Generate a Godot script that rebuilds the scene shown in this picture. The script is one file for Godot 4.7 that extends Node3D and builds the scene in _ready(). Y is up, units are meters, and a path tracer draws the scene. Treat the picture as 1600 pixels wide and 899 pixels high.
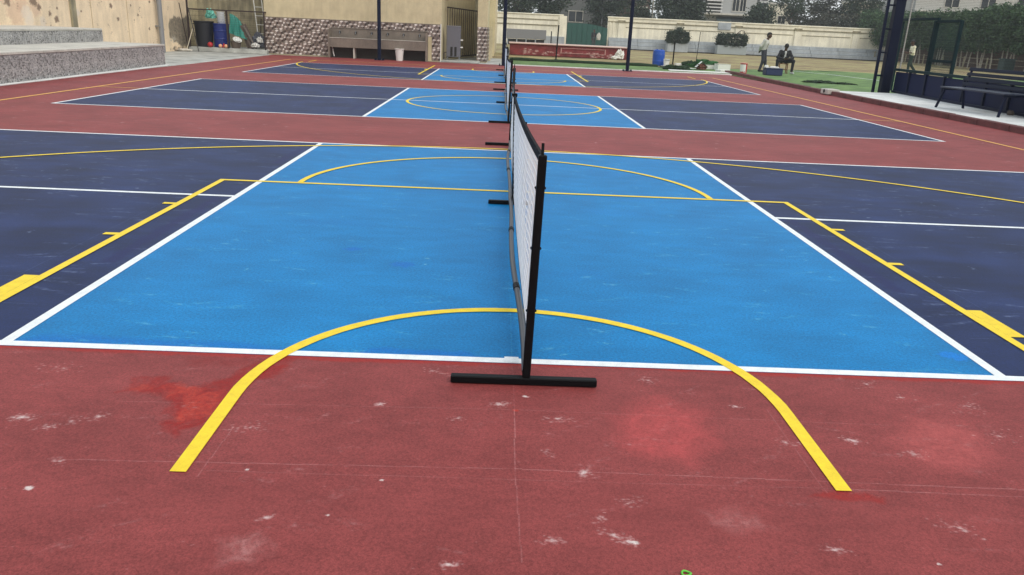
extends Node3D

var rng := RandomNumberGenerator.new()
var M := {}
var taken := {}

const COURT_D := 6.096
const KIT := 2.135
const HALF := 6.705
const COURT_Z := [0.0, -8.93, -17.89]

# ------------------------------------------------------------------ basics
func lin(r: float, g: float, b: float) -> Color:
	return Color(r, g, b).linear_to_srgb()

func hexc(r: int, g: int, b: int) -> Color:
	return Color8(r, g, b)

func mat(c: Color, rough := 0.8, metal := 0.0) -> StandardMaterial3D:
	var m := StandardMaterial3D.new()
	m.albedo_color = c
	m.roughness = rough
	m.metallic = metal
	return m

func dull(c: Color, rough := 0.8) -> StandardMaterial3D:
	var m := mat(c, rough)
	m.metallic_specular = 0.25
	return m

func texmat(t: Texture2D, rough := 0.8, tri := 0.0, world := false) -> StandardMaterial3D:
	var m := StandardMaterial3D.new()
	m.albedo_texture = t
	m.roughness = rough
	if tri > 0.0:
		m.uv1_triplanar = true
		m.uv1_world_triplanar = world
		m.uv1_scale = Vector3(tri, tri, tri)
	return m

func numbered(n: String) -> String:
	if not taken.has(n):
		taken[n] = 0
		return n
	taken[n] += 1
	return "%s_%03d" % [n, taken[n]]

func S() -> SurfaceTool:
	var st := SurfaceTool.new()
	st.begin(Mesh.PRIMITIVE_TRIANGLES)
	return st

func inst(called: String, mesh: Mesh, m: Material, parent: Node = null) -> MeshInstance3D:
	var o := MeshInstance3D.new()
	o.mesh = mesh
	o.material_override = m
	if parent == null or parent == self:
		o.name = numbered(called)
		add_child(o)
	else:
		o.name = called
		parent.add_child(o, true)
	return o

func obj(called: String, st: SurfaceTool, m: Material, parent: Node = null) -> MeshInstance3D:
	return inst(called, st.commit(), m, parent)

func tag(o: Node, label: String, category: String, group := "") -> Node:
	o.set_meta("label", label)
	o.set_meta("category", category)
	if group != "":
		o.set_meta("group", group)
	return o

func thing(called: String, label: String, category: String, at := Vector3.ZERO, turn := 0.0, group := "") -> Node3D:
	var o := Node3D.new()
	o.name = numbered(called)
	add_child(o)
	o.position = at
	o.rotation.y = turn
	tag(o, label, category, group)
	return o

func setting(called: String) -> Node3D:
	var o := Node3D.new()
	o.name = numbered(called)
	add_child(o)
	o.set_meta("kind", "structure")
	return o

func dup(root: Node3D, at: Vector3, turn := 0.0, label := "", base := "") -> Node3D:
	var r: Node3D = root.duplicate()
	r.name = numbered(base if base != "" else String(root.name).rstrip("_0123456789"))
	add_child(r)
	r.position = at
	r.rotation.y = turn
	if label != "":
		r.set_meta("label", label)
	return r

# ------------------------------------------------------------------ mesh helpers
func tri(st: SurfaceTool, a: Vector3, b: Vector3, c: Vector3, away: Vector3) -> void:
	var n := (c - a).cross(b - a).normalized()
	if n.dot(away) < 0.0:
		n = -n
		var t := b
		b = c
		c = t
	st.set_normal(n)
	st.add_vertex(a)
	st.set_normal(n)
	st.add_vertex(b)
	st.set_normal(n)
	st.add_vertex(c)

func quad(st: SurfaceTool, a: Vector3, b: Vector3, c: Vector3, d: Vector3, away: Vector3) -> void:
	tri(st, a, b, c, away)
	tri(st, a, c, d, away)

# chamfered box, centre c, size s, basis turned
func box(st: SurfaceTool, c: Vector3, s: Vector3, bev := 0.0, turn := Basis.IDENTITY) -> void:
	var h := s * 0.5
	var b := minf(bev, minf(h.x, minf(h.y, h.z)) * 0.9)
	var ax := [Vector3.RIGHT, Vector3.UP, Vector3.BACK]
	for k in 3:
		for sg in [-1.0, 1.0]:
			var n: Vector3 = ax[k] * sg
			var u: Vector3 = ax[(k + 1) % 3]
			var v: Vector3 = ax[(k + 2) % 3]
			var hu := h[(k + 1) % 3] - b
			var hv := h[(k + 2) % 3] - b
			var o := n * h[k]
			quad(st, c + turn * (o - u * hu - v * hv), c + turn * (o + u * hu - v * hv), c + turn * (o + u * hu + v * hv), c + turn * (o - u * hu + v * hv), turn * n)
	if b <= 0.0:
		return
	for k in 3:
		var e: Vector3 = ax[k]
		var u: Vector3 = ax[(k + 1) % 3]
		var v: Vector3 = ax[(k + 2) % 3]
		var he := h[k] - b
		var hu := h[(k + 1) % 3]
		var hv := h[(k + 2) % 3]
		for su in [-1.0, 1.0]:
			for sv in [-1.0, 1.0]:
				var p: Vector3 = u * su * hu + v * sv * (hv - b)
				var q: Vector3 = u * su * (hu - b) + v * sv * hv
				quad(st, c + turn * (p - e * he), c + turn * (p + e * he), c + turn * (q + e * he), c + turn * (q - e * he), turn * (u * su + v * sv))
	for sx in [-1.0, 1.0]:
		for sy in [-1.0, 1.0]:
			for sz in [-1.0, 1.0]:
				var g := Vector3(sx, sy, sz)
				tri(st, c + turn * (Vector3(h.x, h.y - b, h.z - b) * g), c + turn * (Vector3(h.x - b, h.y, h.z - b) * g), c + turn * (Vector3(h.x - b, h.y - b, h.z) * g), turn * g)

func ring_frame(dir: Vector3) -> Basis:
	var up := Vector3.UP if absf(dir.y) < 0.95 else Vector3.RIGHT
	var x := up.cross(dir).normalized()
	return Basis(x, dir.cross(x).normalized(), dir)

func tube(st: SurfaceTool, pts: Array, r, sides := 8, caps := true, squeeze := 1.0) -> void:
	var n := pts.size()
	var rings := []
	for i in n:
		var d: Vector3 = ((pts[mini(i + 1, n - 1)] as Vector3) - (pts[maxi(i - 1, 0)] as Vector3)).normalized()
		var f := ring_frame(d)
		var rad: float = r[i] if r is Array else r
		var ring := []
		for k in sides:
			var a := TAU * k / sides
			var nn := f.x * cos(a) + f.y * sin(a) * squeeze
			ring.append([(pts[i] as Vector3) + nn * rad, (f.x * cos(a) + f.y * sin(a)).normalized()])
		rings.append(ring)
	for i in n - 1:
		for k in sides:
			var k2 := (k + 1) % sides
			var q := [rings[i][k], rings[i + 1][k], rings[i + 1][k2], rings[i][k2]]
			for t in [[0, 1, 2], [0, 2, 3]]:
				var a: Vector3 = q[t[0]][0]
				var b: Vector3 = q[t[1]][0]
				var c: Vector3 = q[t[2]][0]
				var order: Array = t
				if (c - a).cross(b - a).dot(q[t[0]][1]) < 0.0:
					order = [t[0], t[2], t[1]]
				for j in order:
					st.set_normal(q[j][1])
					st.add_vertex(q[j][0])
	if caps:
		for e in [[0, -1.0], [n - 1, 1.0]]:
			var i: int = e[0]
			var d: Vector3 = ((pts[mini(i + 1, n - 1)] as Vector3) - (pts[maxi(i - 1, 0)] as Vector3)).normalized() * e[1]
			for k in range(1, sides - 1):
				tri(st, rings[i][0][0], rings[i][k][0], rings[i][k + 1][0], d)

# profile: array of Vector2(radius, height), around +y at origin o
func lathe(st: SurfaceTool, prof: Array, sides := 20, xf := Transform3D.IDENTITY) -> void:
	for i in prof.size() - 1:
		var p: Vector2 = prof[i]
		var q: Vector2 = prof[i + 1]
		var t := (q - p)
		if t.length() < 1e-6:
			continue
		var nr := Vector2(t.y, -t.x).normalized()
		for k in sides:
			var a0 := TAU * k / sides
			var a1 := TAU * (k + 1) / sides
			var c0 := Vector3(cos(a0), 0, sin(a0))
			var c1 := Vector3(cos(a1), 0, sin(a1))
			var n0 := (xf.basis * (c0 * nr.x + Vector3.UP * nr.y)).normalized()
			var n1 := (xf.basis * (c1 * nr.x + Vector3.UP * nr.y)).normalized()
			var A := [xf * (c0 * p.x + Vector3.UP * p.y), n0]
			var B := [xf * (c0 * q.x + Vector3.UP * q.y), n0]
			var C := [xf * (c1 * q.x + Vector3.UP * q.y), n1]
			var D := [xf * (c1 * p.x + Vector3.UP * p.y), n1]
			for tr in [[A, B, C], [A, C, D]]:
				var a: Vector3 = tr[0][0]
				var b: Vector3 = tr[1][0]
				var c: Vector3 = tr[2][0]
				var cr := (c - a).cross(b - a)
				if cr.length_squared() < 1e-14:
					continue
				var o := [0, 1, 2] if cr.dot(n0 + n1) > 0.0 else [0, 2, 1]
				for j in o:
					st.set_normal(tr[j][1])
					st.add_vertex(tr[j][0])

# flat sheet on the ground, uv from a rectangle
func sheet(st: SurfaceTool, pts: Array, y: float, uv0 := Vector2.ZERO, per := Vector2.ONE) -> void:
	for i in range(1, pts.size() - 1):
		var v := [pts[0], pts[i], pts[i + 1]]
		var cr: float = (v[1].x - v[0].x) * (v[2].y - v[0].y) - (v[1].y - v[0].y) * (v[2].x - v[0].x)
		if cr < 0:
			v = [v[0], v[2], v[1]]
		for p in v:
			st.set_normal(Vector3.UP)
			var u := Vector2((p.x - uv0.x) / per.x, (p.y - uv0.y) / per.y)
			st.set_uv(u)
			st.set_uv2(Vector2(p.x, p.y))
			st.add_vertex(Vector3(p.x, y, p.y))

func rect(x0: float, x1: float, z0: float, z1: float) -> Array:
	return [Vector2(x0, z0), Vector2(x1, z0), Vector2(x1, z1), Vector2(x0, z1)]

# ribbon along a ground polyline
func ribbon(st: SurfaceTool, pts: Array, w: float, y: float, wob := 0.035) -> void:
	var n := pts.size()
	var side := []
	for i in n:
		var d0: Vector2 = ((pts[i] as Vector2) - (pts[maxi(i - 1, 0)] as Vector2)).normalized()
		var d1: Vector2 = ((pts[mini(i + 1, n - 1)] as Vector2) - (pts[i] as Vector2)).normalized()
		if i == 0: d0 = d1
		if i == n - 1: d1 = d0
		var m := (d0 + d1).normalized()
		var nn := Vector2(-m.y, m.x) * (w * 0.5) / maxf(0.4, m.dot(d0))
		if wob > 0.0:
			nn *= 1.0 + rng.randf_range(-wob, wob)
		side.append([pts[i] + nn * (1.0 + rng.randf_range(-wob, wob)), pts[i] - nn])
	for i in n - 1:
		sheet(st, [side[i][0], side[i + 1][0], side[i + 1][1], side[i][1]], y, Vector2.ZERO, Vector2(0.6, 0.6))

func arc(cx: float, cz: float, r: float, a0: float, a1: float, n: int) -> Array:
	var out := []
	for i in n + 1:
		var a := lerpf(a0, a1, float(i) / n)
		out.append(Vector2(cx + r * cos(a), cz + r * sin(a)))
	return out

# crumpled lump (cloth, bag, bush core)
func lump(st: SurfaceTool, c: Vector3, s: Vector3, amp: float, freq: float, sd: int, rows := 22, cols := 34, flat_base := true) -> void:
	var nz := FastNoiseLite.new()
	nz.seed = sd
	nz.frequency = freq
	nz.fractal_octaves = 3
	var P := []
	for i in rows + 1:
		var row := []
		var th := PI * i / rows
		for j in cols:
			var ph := TAU * j / cols
			var d := Vector3(sin(th) * cos(ph), cos(th), sin(th) * sin(ph))
			var k := 1.0 + amp * (nz.get_noise_3dv(d * 0.9) - 1.1 * absf(nz.get_noise_3dv(d * 2.1 + Vector3(7, 3, 1))))
			var p := d * k * s
			if flat_base and p.y < -s.y * 0.55:
				p.y = -s.y * 0.55
			row.append(c + p)
		P.append(row)
	for i in rows:
		for j in cols:
			var j2 := (j + 1) % cols
			var mid: Vector3 = (P[i][j] + P[i + 1][j2]) * 0.5
			quad(st, P[i][j], P[i + 1][j], P[i + 1][j2], P[i][j2], mid - c + Vector3(0, 0.0001, 0))

# ------------------------------------------------------------------ textures
func noise_bytes(w: int, h: int, freq: float, sd: int, oct := 3, kind := FastNoiseLite.TYPE_SIMPLEX_SMOOTH, sw := 1, sh := 1) -> PackedByteArray:
	var nz := FastNoiseLite.new()
	nz.seed = sd
	nz.noise_type = kind
	nz.frequency = freq
	nz.fractal_type = FastNoiseLite.FRACTAL_FBM
	nz.fractal_octaves = oct
	var im := nz.get_seamless_image(maxi(8, w / sw), maxi(8, h / sh), false, false, 0.12, true)
	if sw > 1 or sh > 1:
		im.resize(w, h, Image.INTERPOLATE_CUBIC)
	im.convert(Image.FORMAT_L8)
	return im.get_data()

# layers: [bytes, contrast]; base colour is scaled by the sum; returns RGB bytes
func shade(w: int, h: int, base: Color, layers: Array, hue_shift := Vector3.ZERO) -> PackedByteArray:
	var out := PackedByteArray()
	out.resize(w * h * 3)
	var n := layers.size()
	var r := base.r * 255.0
	var g := base.g * 255.0
	var b := base.b * 255.0
	var l0: PackedByteArray = layers[0][0]
	var k0: float = layers[0][1] / 128.0
	var l1: PackedByteArray = layers[1][0]
	var k1: float = layers[1][1] / 128.0
	var l2: PackedByteArray = layers[2 if n > 2 else 1][0]
	var k2: float = (layers[2][1] if n > 2 else 0.0) / 128.0
	for i in w * h:
		var a := (l0[i] - 128) * k0
		var v := 1.0 + a + (l1[i] - 128) * k1 + (l2[i] - 128) * k2
		out[i * 3] = clampi(int(r * v + hue_shift.x * a), 0, 255)
		out[i * 3 + 1] = clampi(int(g * v + hue_shift.y * a), 0, 255)
		out[i * 3 + 2] = clampi(int(b * v + hue_shift.z * a), 0, 255)
	return out

class Canvas:
	var w: int
	var h: int
	var d: PackedByteArray
	var x0: float
	var z0: float
	var px: float
	var py: float
	var nz := FastNoiseLite.new()
	func _init(w_: int, h_: int, d_: PackedByteArray, x0_: float, z0_: float, sx: float, sz: float) -> void:
		w = w_
		h = h_
		d = d_
		x0 = x0_
		z0 = z0_
		px = w_ / sx
		py = h_ / sz
		nz.frequency = 1.0
		nz.fractal_octaves = 4
	func mix(x: int, y: int, c: Color, a: float) -> void:
		if x < 0 or y < 0 or x >= w or y >= h or a <= 0.004:
			return
		var i := (y * w + x) * 3
		a = minf(a, 1.0)
		d[i] = int(lerpf(d[i], c.r * 255.0, a))
		d[i + 1] = int(lerpf(d[i + 1], c.g * 255.0, a))
		d[i + 2] = int(lerpf(d[i + 2], c.b * 255.0, a))
	# polygon stain with a ragged edge
	func stain(poly: Array, c: Color, alpha: float, edge: float, rag: float, freq: float, sd: int, holes := 0.0) -> void:
		var pg := PackedVector2Array(poly)
		var lo := pg[0]
		var hi := pg[0]
		for p in pg:
			lo = lo.min(p)
			hi = hi.max(p)
		lo -= Vector2(edge + rag, edge + rag)
		hi += Vector2(edge + rag, edge + rag)
		nz.seed = sd
		for y in range(maxi(0, int((lo.y - z0) * py)), mini(h, int((hi.y - z0) * py) + 1)):
			for x in range(maxi(0, int((lo.x - x0) * px)), mini(w, int((hi.x - x0) * px) + 1)):
				var q := Vector2(x0 + x / px, z0 + y / py)
				var n1 := nz.get_noise_2d(q.x * freq, q.y * freq)
				q += Vector2(n1, nz.get_noise_2d(q.x * freq + 57.0, q.y * freq)) * rag
				var dist := 1e9
				for k in pg.size():
					dist = minf(dist, Geometry2D.get_closest_point_to_segment(q, pg[k], pg[(k + 1) % pg.size()]).distance_to(q))
				if not Geometry2D.is_point_in_polygon(q, pg):
					dist = -dist
				var a := clampf(dist / edge + 0.5, 0.0, 1.0) * alpha
				if holes > 0.0:
					a *= clampf(1.0 - holes * (0.5 + nz.get_noise_2d(q.x * freq * 3.0, q.y * freq * 3.0 + 11.0)), 0.0, 1.0)
				mix(x, y, c, a)
	# speckled scuff of many flecks
	func scuff(cx: float, cz: float, rx: float, rz: float, ang: float, c: Color, n: int, rg: RandomNumberGenerator, alpha := 0.8, fleck := 0.004) -> void:
		for i in n:
			var t := rg.randf() * TAU
			var r := sqrt(rg.randf()) * rg.randf()
			var q := Vector2(cos(t) * rx, sin(t) * rz).rotated(ang) * r
			var fx := (cx + q.x - x0) * px
			var fy := (cz + q.y - z0) * py
			var rr := fleck * (0.4 + rg.randf() * 1.2)
			var lx := maxf(0.6, rr * px * (0.8 + rg.randf()))
			var ly := maxf(0.5, rr * py * 0.8)
			var al := alpha * (0.35 + 0.65 * rg.randf())
			for yy in range(int(fy - ly - 1), int(fy + ly + 2)):
				for xx in range(int(fx - lx - 1), int(fx + lx + 2)):
					var e := Vector2((xx - fx) / lx, (yy - fy) / ly).length()
					mix(xx, yy, c, clampf(1.3 - e, 0.0, 1.0) * al)
	func line(a: Vector2, b: Vector2, wd: float, c: Color, alpha: float, sd: int) -> void:
		nz.seed = sd
		var n := int(a.distance_to(b) * maxf(px, py))
		for i in n:
			var t := float(i) / n
			var q := a.lerp(b, t)
			var al := alpha * clampf(0.75 + 0.9 * nz.get_noise_1d(t * 9.0) + 0.5 * nz.get_noise_1d(t * 70.0), 0.0, 1.0)
			var fx := (q.x - x0) * px
			var fy := (q.y - z0) * py + nz.get_noise_1d(t * 4.0) * 0.7
			for k in range(-2, 3):
				var off := absf(k * 1.0)
				var e := clampf(wd * py * 0.5 + 0.5 - off, 0.0, 1.0)
				if absf(b.x - a.x) > absf(b.y - a.y):
					mix(int(fx), int(fy) + k, c, e * al * 0.7)
				else:
					mix(int(fx) + k, int(fy), c, e * al * 0.7)
	func blot(cx: float, cz: float, r: float, c: Color, alpha: float, sd: int) -> void:
		var pg := []
		nz.seed = sd
		for k in 14:
			var a := TAU * k / 14.0
			pg.append(Vector2(cx, cz) + Vector2(cos(a), sin(a) * 0.8) * r * (0.8 + 0.6 * nz.get_noise_2d(cos(a) * 2.0 + sd, sin(a) * 2.0)))
		stain(pg, c, alpha, r * 0.3, r * 0.25, 3.0 / r, sd)
	func tex() -> ImageTexture:
		return ImageTexture.create_from_image(Image.create_from_data(w, h, false, Image.FORMAT_RGB8, d))

func rgb_tex(w: int, h: int, d: PackedByteArray) -> ImageTexture:
	return ImageTexture.create_from_image(Image.create_from_data(w, h, false, Image.FORMAT_RGB8, d))

func grain_tex(w: int, sd: int, amount: float, fine: float) -> ImageTexture:
	# grey multiplier with fine grain, about white
	var a := noise_bytes(w, w, fine, sd, 2)
	var b := noise_bytes(w, w, fine * 0.25, sd + 5, 3)
	var out := PackedByteArray()
	out.resize(w * w * 3)
	for i in w * w:
		var v := clampi(int(244.0 + ((a[i] - 128) * 0.9 + (b[i] - 128) * 0.5) * amount), 0, 255)
		out[i * 3] = v
		out[i * 3 + 1] = v
		out[i * 3 + 2] = v
	return rgb_tex(w, w, out)

func height_tex(w: int, sd: int, fine: float) -> ImageTexture:
	var a := noise_bytes(w, w, fine, sd, 3)
	return ImageTexture.create_from_image(Image.create_from_data(w, w, false, Image.FORMAT_L8, a))

func court_mat(t: Texture2D, rough: float) -> StandardMaterial3D:
	var m := texmat(t, rough)
	m.detail_enabled = true
	m.detail_blend_mode = BaseMaterial3D.BLEND_MODE_MUL
	m.detail_uv_layer = BaseMaterial3D.DETAIL_UV_2
	m.uv2_scale = Vector3(0.55, 0.55, 1.0)
	m.detail_albedo = M.grain
	m.metallic_specular = 0.28
	return m

func make_court_textures() -> void:
	M.grain = grain_tex(1024, 3, 0.4, 0.35)
	var red := hexc(143, 68, 67)
	# the red apron in front, with its own marks
	var w := 1536
	var h := 600
	var d := shade(w, h, red, [[noise_bytes(w, h, 0.006, 11, 4), 0.07], [noise_bytes(w, h, 0.05, 12, 3, FastNoiseLite.TYPE_SIMPLEX_SMOOTH, 2, 1), 0.06], [noise_bytes(w, h, 0.34, 13, 2), 0.13]], Vector3(-6, 8, 8))
	var cv := Canvas.new(w, h, d, -2.6, -0.02, 5.2, 2.03)
	var fresh := hexc(158, 42, 38)
	# fresh paint along the white line
	cv.stain([Vector2(-2.6, -0.02), Vector2(2.6, -0.02), Vector2(2.6, 0.035), Vector2(1.2, 0.03), Vector2(0.3, 0.015), Vector2(-0.4, 0.035), Vector2(-2.6, 0.02)], hexc(163, 48, 44), 0.85, 0.02, 0.02, 6.0, 31)
	# spill
	cv.stain([Vector2(-1.46, 0.36), Vector2(-1.44, 0.3), Vector2(-1.35, 0.26), Vector2(-1.24, 0.3), Vector2(-1.14, 0.3), Vector2(-1.05, 0.14), Vector2(-0.98, 0.03), Vector2(-0.9, 0.03), Vector2(-0.97, 0.22), Vector2(-1.05, 0.34), Vector2(-1.03, 0.5), Vector2(-1.06, 0.63), Vector2(-1.12, 0.68), Vector2(-1.2, 0.56), Vector2(-1.22, 0.45), Vector2(-1.31, 0.4)], hexc(150, 36, 32), 0.92, 0.05, 0.07, 7.0, 32, 0.5)
	cv.stain([Vector2(-1.3, 0.36), Vector2(-1.26, 0.28), Vector2(-1.18, 0.31), Vector2(-1.17, 0.38), Vector2(-1.07, 0.36), Vector2(-1.08, 0.55), Vector2(-1.14, 0.6), Vector2(-1.18, 0.46)], hexc(190, 66, 52), 0.9, 0.04, 0.06, 9.0, 33, 0.7)
	cv.stain([Vector2(-1.44, 0.35), Vector2(-1.38, 0.31), Vector2(-1.34, 0.34), Vector2(-1.4, 0.375)], hexc(178, 66, 54), 0.6, 0.02, 0.03, 9.0, 34)
	cv.stain([Vector2(-1.35, 0.03), Vector2(-0.95, 0.03), Vector2(-1.0, 0.12), Vector2(-1.25, 0.12)], hexc(130, 40, 38), 0.5, 0.05, 0.06, 6.0, 35, 0.6)
	# faded red patches
	cv.stain([Vector2(0.37, 0.47), Vector2(0.45, 0.34), Vector2(0.59, 0.3), Vector2(0.71, 0.42), Vector2(0.69, 0.61), Vector2(0.59, 0.75), Vector2(0.44, 0.73), Vector2(0.36, 0.63)], hexc(190, 82, 82), 0.8, 0.1, 0.05, 5.0, 36, 0.4)
	cv.stain([Vector2(1.35, 0.57), Vector2(1.49, 0.39), Vector2(1.64, 0.38), Vector2(1.71, 0.52), Vector2(1.64, 0.66), Vector2(1.47, 0.77), Vector2(1.36, 0.7)], hexc(188, 92, 90), 0.75, 0.1, 0.05, 5.0, 37, 0.4)
	cv.stain([Vector2(-0.79, 1.24), Vector2(-0.7, 1.2), Vector2(-0.65, 1.26), Vector2(-0.69, 1.33), Vector2(-0.77, 1.33)], hexc(190, 140, 138), 0.6, 0.05, 0.03, 8.0, 38, 0.7)
	cv.stain([Vector2(0.56, 1.04), Vector2(0.68, 1.02), Vector2(0.73, 1.1), Vector2(0.62, 1.14)], hexc(190, 136, 134), 0.5, 0.06, 0.04, 8.0, 39, 0.7)
	cv.stain([Vector2(0.93, 0.92), Vector2(1.02, 0.9), Vector2(1.14, 0.925), Vector2(1.12, 0.955), Vector2(1.0, 0.955), Vector2(0.92, 0.94)], fresh, 0.75, 0.02, 0.02, 12.0, 40, 0.4)
	cv.blot(0.008, 0.425, 0.014, hexc(190, 60, 50), 0.8, 41)
	# chalk setting-out lines
	var chalk := hexc(205, 160, 160)
	cv.line(Vector2(-1.45, 0.862), Vector2(0, 0.832), 0.003, chalk, 0.75, 1)
	cv.line(Vector2(0, 0.832), Vector2(2.2, 0.87), 0.003, chalk, 0.8, 2)
	cv.line(Vector2(-0.95, 0.9), Vector2(1.0, 0.89), 0.003, chalk, 0.4, 3)
	cv.line(Vector2(1.06, 0.89), Vector2(2.2, 0.915), 0.003, chalk, 0.8, 4)
	cv.line(Vector2(-1.42, 0.46), Vector2(0, 0.42), 0.0025, chalk, 0.5, 5)
	cv.line(Vector2(0, 0.42), Vector2(1.4, 0.445), 0.0025, chalk, 0.45, 6)
	cv.line(Vector2(0.006, 0.42), Vector2(0.001, 0.83), 0.003, chalk, 0.85, 7)
	cv.line(Vector2(0.001, 0.83), Vector2(0.012, 1.3), 0.0025, chalk, 0.6, 8)
	cv.line(Vector2(0.003, 0.02), Vector2(0.006, 0.42), 0.0025, chalk, 0.4, 9)
	cv.line(Vector2(0.965, 0.35), Vector2(0.972, 0.92), 0.0025, chalk, 0.5, 10)
	cv.line(Vector2(-0.955, 0.62), Vector2(-0.965, 0.94), 0.0025, chalk, 0.65, 14)
	# pale scuffs and droppings
	var pale := hexc(214, 190, 188)
	var sp := [[-1.68, 0.6, 0.07, 160], [-1.56, 0.66, 0.05, 50], [-1.5, 0.61, 0.09, 40], [-1.43, 0.58, 0.09, 60], [-0.49, 0.41, 0.04, 60], [-0.05, 0.38, 0.06, 110], [0.05, 0.31, 0.02, 30], [0.16, 0.48, 0.09, 70], [0.11, 0.72, 0.05, 20], [0.22, 0.84, 0.05, 110], [0.31, 1.19, 0.05, 90], [0.27, 1.165, 0.06, 60], [1.2, 0.57, 0.06, 110], [1.47, 0.08, 0.12, 50], [1.79, 0.26, 0.14, 60], [1.38, 0.65, 0.08, 60], [1.3, 1.08, 0.1, 70], [0.88, 1.2, 0.06, 60], [-0.18, 1.31, 0.04, 70], [-0.7, 1.13, 0.03, 40], [-1.41, 0.87, 0.05, 30], [1.77, 0.5, 0.12, 50], [0.85, 0.33, 0.05, 40], [0.95, 0.6, 0.08, 40], [-0.9, 0.62, 0.12, 60], [0.1, 1.2, 0.06, 60], [0.35, 1.0, 0.08, 40], [0.25, 1.08, 0.05, 30], [-0.32, 0.1, 0.07, 40], [-1.75, 0.2, 0.15, 60], [0.55, 0.12, 0.08, 50], [-0.2, 0.5, 0.06, 30], [1.55, 0.2, 0.1, 40], [2.0, 0.9, 0.12, 60], [-2.1, 1.0, 0.14, 60]]
	for q in sp:
		cv.scuff(q[0], q[1], q[2], q[2] * 0.55, rng.randf_range(-0.9, 0.9), pale, int(q[3]), rng, 0.55, 0.0035)
	for k in 420:
		cv.scuff(rng.randf_range(-2.5, 2.5), rng.randf_range(0.02, 2.0), 0.03, 0.02, rng.randf() * 3.0, pale, 1 + rng.randi() % 2, rng, 0.35, 0.0022)
	for k in 150:
		cv.scuff(rng.randf_range(-2.5, 2.5), rng.randf_range(0.02, 2.0), rng.randf_range(0.05, 0.26), rng.randf_range(0.01, 0.05), rng.randf_range(-0.9, 0.3), hexc(190, 140, 140), 46, rng, 0.2, 0.004)
	for q in [[-1.42, 1.02, 0.016], [-0.41, 0.92, 0.008], [-0.83, 0.885, 0.008], [0.045, 0.305, 0.01], [1.145, 1.25, 0.008], [-0.535, 1.11, 0.007], [0.325, 1.195, 0.014]]:
		cv.blot(q[0], q[1], q[2], hexc(222, 212, 208), 0.9, int(q[0] * 100) + 300)
	M.red_front = court_mat(cv.tex(), 0.62)
	# red for everywhere else, 6 m to a repeat
	w = 1024
	d = shade(w, w, red, [[noise_bytes(w, w, 0.006, 51, 4), 0.08], [noise_bytes(w, w, 0.05, 52, 3, FastNoiseLite.TYPE_SIMPLEX_SMOOTH, 3, 1), 0.06], [noise_bytes(w, w, 0.3, 53, 2), 0.09]], Vector3(-6, 8, 8))
	cv = Canvas.new(w, w, d, 0, 0, 6, 6)
	for k in 260:
		cv.scuff(rng.randf() * 6, rng.randf() * 6, rng.randf_range(0.05, 0.35), rng.randf_range(0.02, 0.06), rng.randf_range(-0.6, 0.6), hexc(196, 150, 150), 40, rng, 0.2, 0.008)
	for k in 40:
		cv.scuff(rng.randf() * 6, rng.randf() * 6, 0.08, 0.05, rng.randf() * 3.0, pale, 24, rng, 0.5, 0.006)
	for k in 10:
		cv.scuff(rng.randf() * 6, rng.randf() * 6, 0.4, 0.03, rng.randf_range(-0.3, 0.3), hexc(118, 44, 46), 160, rng, 0.3, 0.014)
	M.red = court_mat(cv.tex(), 0.6)
	M.red.uv1_scale = Vector3(1.0 / 6.0, 1.0 / 6.0, 1.0)
	# light blue
	w = 1024
	h = 1460
	d = shade(w, h, hexc(12, 126, 190), [[noise_bytes(w, h, 0.004, 61, 4), 0.05], [noise_bytes(w, h, 0.02, 62, 4, FastNoiseLite.TYPE_SIMPLEX_SMOOTH, 2, 1), 0.05], [noise_bytes(w, h, 0.34, 63, 2), 0.10]], Vector3(22, 10, -4))
	cv = Canvas.new(w, h, d, -KIT, -COURT_D, 2 * KIT, COURT_D)
	var wet := hexc(0, 112, 196)
	cv.blot(-0.97, -1.67, 0.06, wet, 0.9, 71)
	cv.blot(-0.62, -1.38, 0.085, wet, 0.85, 72)
	cv.blot(2.02, -0.26, 0.08, hexc(0, 128, 220), 0.8, 73)
	cv.stain([Vector2(-2.1, -0.05), Vector2(-0.9, -0.05), Vector2(-1.2, -0.12), Vector2(-2.0, -0.14)], wet, 0.6, 0.05, 0.03, 6.0, 74)
	cv.stain([Vector2(-0.65, -0.05), Vector2(-0.15, -0.05), Vector2(-0.2, -0.11), Vector2(-0.6, -0.12)], wet, 0.7, 0.03, 0.02, 8.0, 75)
	cv.stain([Vector2(-1.4, -3.62), Vector2(-1.2, -3.64), Vector2(-1.25, -3.5), Vector2(-1.38, -3.52)], wet, 0.6, 0.04, 0.03, 8.0, 76)
	for k in 5:
		var cx := rng.randf_range(-1.9, 1.9)
		var cz := rng.randf_range(-5.8, -0.4)
		cv.stain([Vector2(cx, cz), Vector2(cx + 0.5, cz - 0.05), Vector2(cx + 0.6, cz + 0.1), Vector2(cx + 0.1, cz + 0.12)], hexc(8, 112, 186), 0.2, 0.12, 0.1, 4.0, 80 + k)
	for k in 230:
		cv.scuff(rng.randf_range(-2.1, 2.1), rng.randf_range(-6.0, -0.05), rng.randf_range(0.04, 0.3), rng.randf_range(0.01, 0.05), rng.randf_range(-0.5, 0.5), hexc(104, 172, 214), 36, rng, 0.32, 0.007)
	for k in 60:
		cv.scuff(rng.randf_range(-2.1, 2.1), rng.randf_range(-6.0, -0.05), 0.06, 0.03, rng.randf() * 3.0, hexc(176, 206, 222), 14, rng, 0.5, 0.004)
	cv.line(Vector2(0.003, -0.05), Vector2(0.0, -0.9), 0.003, hexc(150, 190, 215), 0.5, 15)
	M.light_blue = court_mat(cv.tex(), 0.55)
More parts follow.
